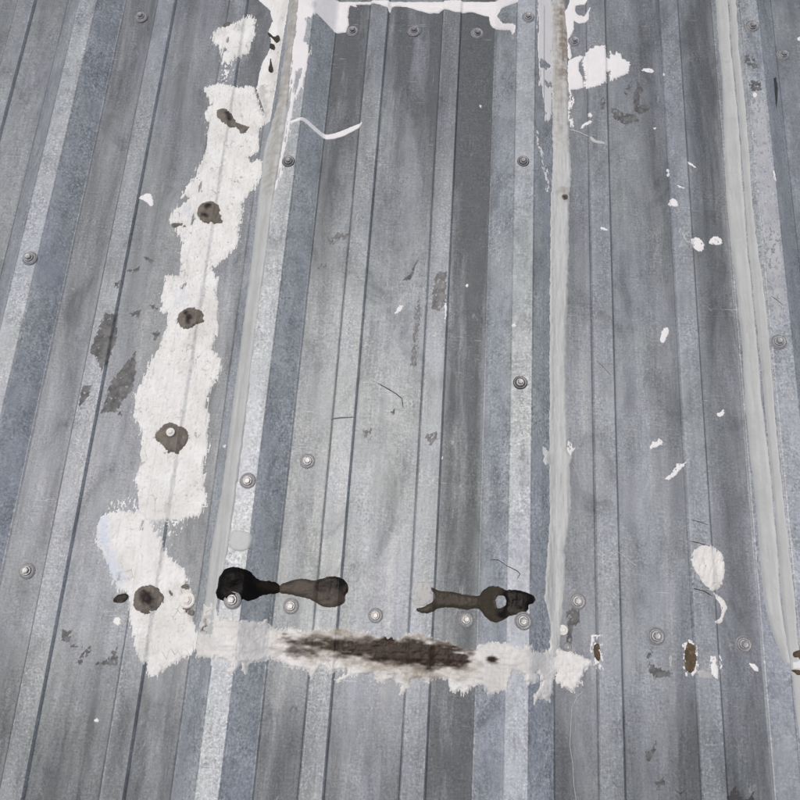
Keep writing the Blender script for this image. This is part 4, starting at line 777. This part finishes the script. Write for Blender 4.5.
tag(drape('dark_residue', 'residue', [(-140,-19.8),(-130.9,-16.2),(-131.7,-23.4),(-139.9,-25.9)], seed=777, t=0.14, edge=1.5, efreq=0.4, thin=0.52, step=0.8, streak=(60, 0.6, 2.2)),
    'small dark smudge at lower left right of the square residue', 'residue', 'dark residue marks')
tag(drape('dark_residue', 'residue', [(464.4,9.3),(472.6,3.7),(481.9,0.3),(490.2,-2.2),(487.9,-6.3),(472,-9.8),(467.1,-2.6)], seed=784, t=0.14, edge=1.5, efreq=0.4, thin=0.16999999999999998, step=0.8, streak=(60, 0.6, 2.2)),
    'dark leaf shaped residue below the lower right screw row', 'residue', 'dark residue marks')
tag(drape('dark_residue', 'residue', [(462.4,14.2),(470.2,22.8),(473.2,17.9),(466.4,7.4)], seed=791, t=0.14, edge=1.5, efreq=0.4, thin=0.42, step=0.8, streak=(60, 0.6, 2.2)),
    'dark sliver above the leaf shaped residue', 'residue', 'dark residue marks')
tag(drape('dark_residue', 'residue', [(458.9,-81.7),(464.2,-78.6),(471.7,-67.7),(469.3,-78.3),(463.8,-88),(459.7,-88.3)], seed=798, t=0.14, edge=1.5, efreq=0.4, thin=0.37, step=0.8, streak=(60, 0.6, 2.2)),
    'dark slanted residue at the bottom right', 'residue', 'dark residue marks')
tag(drape('dark_residue', 'residue', [(465.2,-104.2),(470.6,-108.5),(477.4,-103),(478.7,-106.6),(471.8,-115.3)], seed=805, t=0.14, edge=1.5, efreq=0.4, thin=0.12, step=0.8, streak=(60, 0.6, 2.2)),
    'dark chevron residue at the bottom right', 'residue', 'dark residue marks')
tag(drape('dark_residue', 'crack', [(549.5,-107.7),(553.9,-116.5),(560.7,-118.8),(566.2,-112.1),(566.3,-123.9),(542.3,-125.4),(540.5,-118.2)], seed=812, t=0.14, edge=1.5, efreq=0.4, thin=0.22, step=0.8, streak=(60, 0.6, 2.2)),
    'black spiky mark cut by the bottom edge at right', 'residue', 'dark residue marks')
tag(drape('dark_residue', 'faint', [(79.3,492.4),(91,503.9),(107.4,500.6),(101.5,493.7),(89,490.1),(83.3,482.6)], seed=819, t=0.14, edge=1.5, efreq=0.4, thin=0.27, step=0.8, streak=(60, 0.6, 2.2)),
    'faint grey smudge on the left stiffener of the patch panel', 'residue', 'dark residue marks')
tag(drape('dark_residue', 'faint', [(217.1,439.5),(222.7,453.6),(231.4,454.1),(233.3,409.1),(226.4,399.3),(215.3,401.3)], seed=826, t=0.14, edge=1.5, efreq=0.4, thin=0.27, step=0.8, streak=(60, 0.6, 2.2)),
    'tall faint grey smudge on the right stiffener of the patch panel', 'residue', 'dark residue marks')
tag(drape('dark_residue', 'residue', [(196.5,476.2),(192.6,456.3),(188.5,440.8),(178.4,441.6),(187.9,450.5),(190.7,467.4)], seed=833, t=0.14, edge=1.5, efreq=0.4, thin=0.32, step=0.8, streak=(60, 0.6, 2.2)),
    'thin curved dark scuff in the middle of the patch panel', 'residue', 'dark residue marks')
tag(drape('dark_residue', 'faint', [(214.9,242.2),(229.8,246.7),(230.2,238.3),(223.7,229.5)], seed=840, t=0.14, edge=1.5, efreq=0.4, thin=0.22, step=0.8, streak=(60, 0.6, 2.2)),
    'faint grey square smudge on the right stiffener lower down', 'residue', 'dark residue marks')
tag(drape('dark_residue', 'faint', [(68,456.3),(83,458.5),(82.6,448.7),(71.5,446.7)], seed=847, t=0.14, edge=1.5, efreq=0.4, thin=0.42, step=0.8, streak=(60, 0.6, 2.2)),
    'faint smudge below the grey smudge on the left stiffener', 'residue', 'dark residue marks')
tag(drape('dark_residue', 'faint', [(143.5,244.9),(152.6,247.9),(153.7,233.4),(146.5,235.4)], seed=854, t=0.14, edge=1.5, efreq=0.4, thin=0.42, step=0.8, streak=(60, 0.6, 2.2)),
    'faint mark in the middle of the patch panel', 'residue', 'dark residue marks')
tag(drape('dark_residue', 'residue', [(172.4,268.7),(179.1,274),(178.6,264.1)], seed=861, t=0.14, edge=1.5, efreq=0.4, thin=0.22, step=0.8, streak=(60, 0.6, 2.2)),
    'tiny dark triangle in the middle of the patch panel', 'residue', 'dark residue marks')
tag(drape('dark_residue', 'residue', [(617,787.9),(627.8,790.2),(631.9,775.5),(635.2,767.5),(626.1,768.7),(617.3,774.8)], seed=868, t=0.14, edge=1.5, efreq=0.4, thin=0.37, step=0.8, streak=(60, 0.6, 2.2)),
    'dark patch on the right rib crest below the screw, upper', 'residue', 'dark residue marks')
tag(drape('dark_residue', 'residue', [(619.1,747.2),(634.9,748.1),(635,733.6),(620.4,729.6)], seed=875, t=0.14, edge=1.5, efreq=0.4, thin=0.32, step=0.8, streak=(60, 0.6, 2.2)),
    'dark square patch on the right rib crest, lower', 'residue', 'dark residue marks')
tag(drape('dark_residue', 'residue', [(630.6,842.4),(637.6,846.2),(637,839.3)], seed=882, t=0.14, edge=1.5, efreq=0.4, thin=0.32, step=0.8, streak=(60, 0.6, 2.2)),
    'tiny dark mark beside the top right rib screw', 'residue', 'dark residue marks')
tag(drape('dark_residue', 'faint', [(196.1,415.2),(202.3,415.5),(202,375.3),(200.9,328.3),(194.9,327.9),(195.9,374.9)], seed=889, t=0.14, edge=1.5, efreq=0.4, thin=0.47, step=0.8, streak=(60, 0.6, 2.2)),
    'long faint dark drag mark along the right stiffener of the patch', 'residue', 'dark residue marks')
tag(drape('dark_gash', 'crack', [(659.2,766.4),(665.1,772.5),(667,755.7),(662.6,731.5),(658.2,713.9),(657.6,724.7),(658.5,746.3)], seed=896, t=0.15, edge=0.2),
    'narrow dark gash beside the right rib', 'gash')
tag(thread('hair_thread', 'hair', [(416.8,103.4),(423.6,113.6),(429.2,117.8),(434.8,121.9),(442,118.4),(450.6,111.2),(459.2,106.3)], r=0.55),
    'pale bent thread lying across the stiffener right of the patch', 'thread', 'thin threads')
tag(thread('hair_thread', 'hair', [(398.4,-24.8),(389.9,-32.2),(384.6,-43.3),(383.5,-59.8),(382.3,-79),(385.2,-97.6),(386.1,-116.1),(389,-134.2)], r=0.35),
    'long pale hairline running down below the sealant band at right', 'thread', 'thin threads')
tag(thread('hair_thread', 'grey', [(385.9,676.8),(400.5,672.9),(413.2,665.6)], r=0.8),
    'stringy grey sealant line leaving the right sealant strip', 'thread', 'thin threads')
tag(thread('hair_thread', 'hair', [(386.6,220.9),(393.3,206),(397.6,188.8)], r=0.3),
    'faint pale hair beside the right sealant strip', 'thread', 'thin threads')
tag(thread('dark_scratch', 'crack', [(294.4,102.9),(302.4,102.7),(311.5,96),(322.2,91.4),(325.5,88.4),(322.3,83)], r=0.4, lift=0.1),
    'thin dark wiry scratch on the right rib above the olive tar', 'scratch', 'dark scratches')
tag(thread('dark_scratch', 'crack', [(155.7,304),(166.8,298.3),(179.2,291.5),(186.7,285.6),(188.5,274.6)], r=0.5, lift=0.1),
    'thin dark bent scratch in the middle of the patch panel', 'scratch', 'dark scratches')
tag(thread('dark_scratch', 'crack', [(515.9,137.9),(526.5,136.2),(540.2,132.9),(547.9,128)], r=0.5, lift=0.2),
    'thin dark line over the oval sealant blob', 'scratch', 'dark scratches')
tag(thread('dark_scratch', 'crack', [(515.5,87),(527.8,84.5),(537.2,79.7)], r=0.5, lift=0.2),
    'thin dark line under the oval sealant blob', 'scratch', 'dark scratches')
tag(thread('dark_scratch', 'crack', [(620.9,433.5),(627.6,428.6),(634.1,422.4)], r=0.4, lift=0.2),
    'short dark scratch on the chalky rib crest', 'scratch', 'dark scratches')
tag(thread('dark_scratch', 'crack', [(519.1,161.4),(529,159.7),(537.7,156.9)], r=0.4, lift=0.1),
    'short dark scratch above the oval sealant blob', 'scratch', 'dark scratches')
tag(thread('dark_scratch', 'faint', [(105,254.9),(116.8,257.1),(134.1,259)], r=0.8, lift=0.0),
    'short dark scuff across the left stiffener of the patch', 'scratch', 'dark scratches')
tag(thread('dark_scratch', 'crack', [(488.9,-115.1),(493.8,-117.6),(498,-113.7)], r=0.5, lift=0.1),
    'small dark tick at the bottom right', 'scratch', 'dark scratches')
tag(thread('dark_scratch', 'faint', [(415.5,347.2),(424.8,338.8),(432.9,329.1)], r=0.4, lift=0.0),
    'faint dark diagonal scratch right of the right sealant strip', 'scratch', 'dark scratches')
tag(drape('ring_mark', 'faint', [(89.4,-64.6),(90,-60.6),(93,-59),(97.4,-60.2),(98.3,-64.5),(95,-67.6),(91.3,-67.4)], seed=903, holes=[[(91.5,-64.4),(92.3,-61.9),(94.3,-61.3),(96.1,-63.2),(95.8,-65.6),(93.8,-66.2)]], t=0.15, edge=0.3, step=0.6),
    'faint round ring mark below the sealant band at left', 'residue', 'dark residue marks')

# ------------------------------------------------------------------ roofing screws
screw(-217.4, 833.4, 'bright roofing screw in a flat near the top left', 'zinc', 'roofing screws', rot=0.3)
screw(-281.9, 433.8, 'roofing screw on the leftmost rib crest', 'zinc', 'roofing screws', rot=0.5)
screw(-216.3, 61.1, 'roofing screw with a pale washer in the flat at lower left', 'zinc', 'roofing screws', rot=0.2)
screw(-34.1, 40.9, 'white painted washer and screw on the boot shaped patch', 'white', 'roofing screws', lift=1.0, s=0.95)
screw(-79.2, 227.3, 'white topped screw in the brown dab with two legs', 'white', 'roofing screws', lift=5.0, s=0.6)
screw(22.5, 589.0, 'screw on the left rib of the patch near the end of the white paint', 'dark', 'roofing screws', rot=0.4, s=0.85)
screw(21.6, 171.9, 'screw on the left rib of the patch above the flat grey sealant blob', 'dull', 'roofing screws', rot=0.2)
screw(82.3, 203.5, 'screw in the valley beside the left rib of the patch', 'zinc', 'roofing screws', rot=0.9)
screw(21.4, 42.8, 'bright screw set in the rim of the black tar blob', 'zinc', 'roofing screws', lift=1.2, rot=0.1)
screw(80.3, 41.5, 'small pale ringed screw under the wavy brown tar smear', 'zinc', 'roofing screws', rot=0.3, s=0.9)
screw(173.0, 37.2, 'ringed screw between the two tar smears', 'zinc', 'roofing screws', rot=0.6, s=0.9)
screw(271.1, 38.5, 'ringed screw under the olive tar smear', 'zinc', 'roofing screws', rot=0.2, s=0.9)
screw(329.3, 40.1, 'bright screw on the right rib under the black end of the olive smear', 'zinc', 'roofing screws', rot=0.5)
screw(84.5, 822.5, 'dark screw beside the left white drip at the top of the patch', 'sunk', 'roofing screws', rot=0.3)
screw(170.6, 827.0, 'dark screw in the middle of the top of the patch', 'sunk', 'roofing screws', rot=0.5)
screw(258.8, 828.1, 'dark screw left of the right white drip at the top of the patch', 'sunk', 'roofing screws', rot=0.1)
screw(326.4, 836.9, 'screw on the right rib at the top of the patch', 'dull', 'roofing screws', rot=0.4)
screw(322.4, 605.4, 'screw on the right rib of the patch, second from the top', 'dark', 'roofing screws', rot=0.2, s=0.85)
screw(322.6, 305.4, 'screw with a black ring halfway down the right rib of the patch', 'ring', 'roofing screws', rot=0.6, s=0.95)
screw(393.8, 823.0, 'screw between the right sealant strip and the white splash', 'zinc', 'roofing screws', rot=0.2)
screw(391.4, 65.8, 'dull screw right of the right sealant strip near the bottom', 'dull', 'roofing screws', rot=0.5)
screw(474.9, 34.4, 'screw above the dark leaf shaped residue at lower right', 'zinc', 'roofing screws', rot=0.1)
screw(568.1, 31.9, 'screw above the curved white chip at lower right', 'zinc', 'roofing screws', rot=0.4)
screw(630.2, 838.1, 'screw on the right rib crest at the top right', 'zinc', 'roofing screws', rot=0.7)
screw(680.3, 814.0, 'screw with a wide washer in the flat at the top right corner', 'zinc', 'roofing screws', rot=0.3)
screw(624.5, 374.1, 'screw on the chalky rib crest at the right', 'zinc', 'roofing screws', rot=0.2)
screw(378.9, 571.9, 'small tarry screw head in the right sealant strip', 'brown', 'roofing screws', lift=1.5, s=0.55)
screw(375.5, 34.5, 'small sealant covered screw at the lower end of the right sealant strip', 'white', 'roofing screws', lift=0.5, s=0.6)
screw(379.7, 17.3, 'small shiny screw tip at the corner of the sealant band', 'zinc', 'roofing screws', lift=0.5, s=0.55)
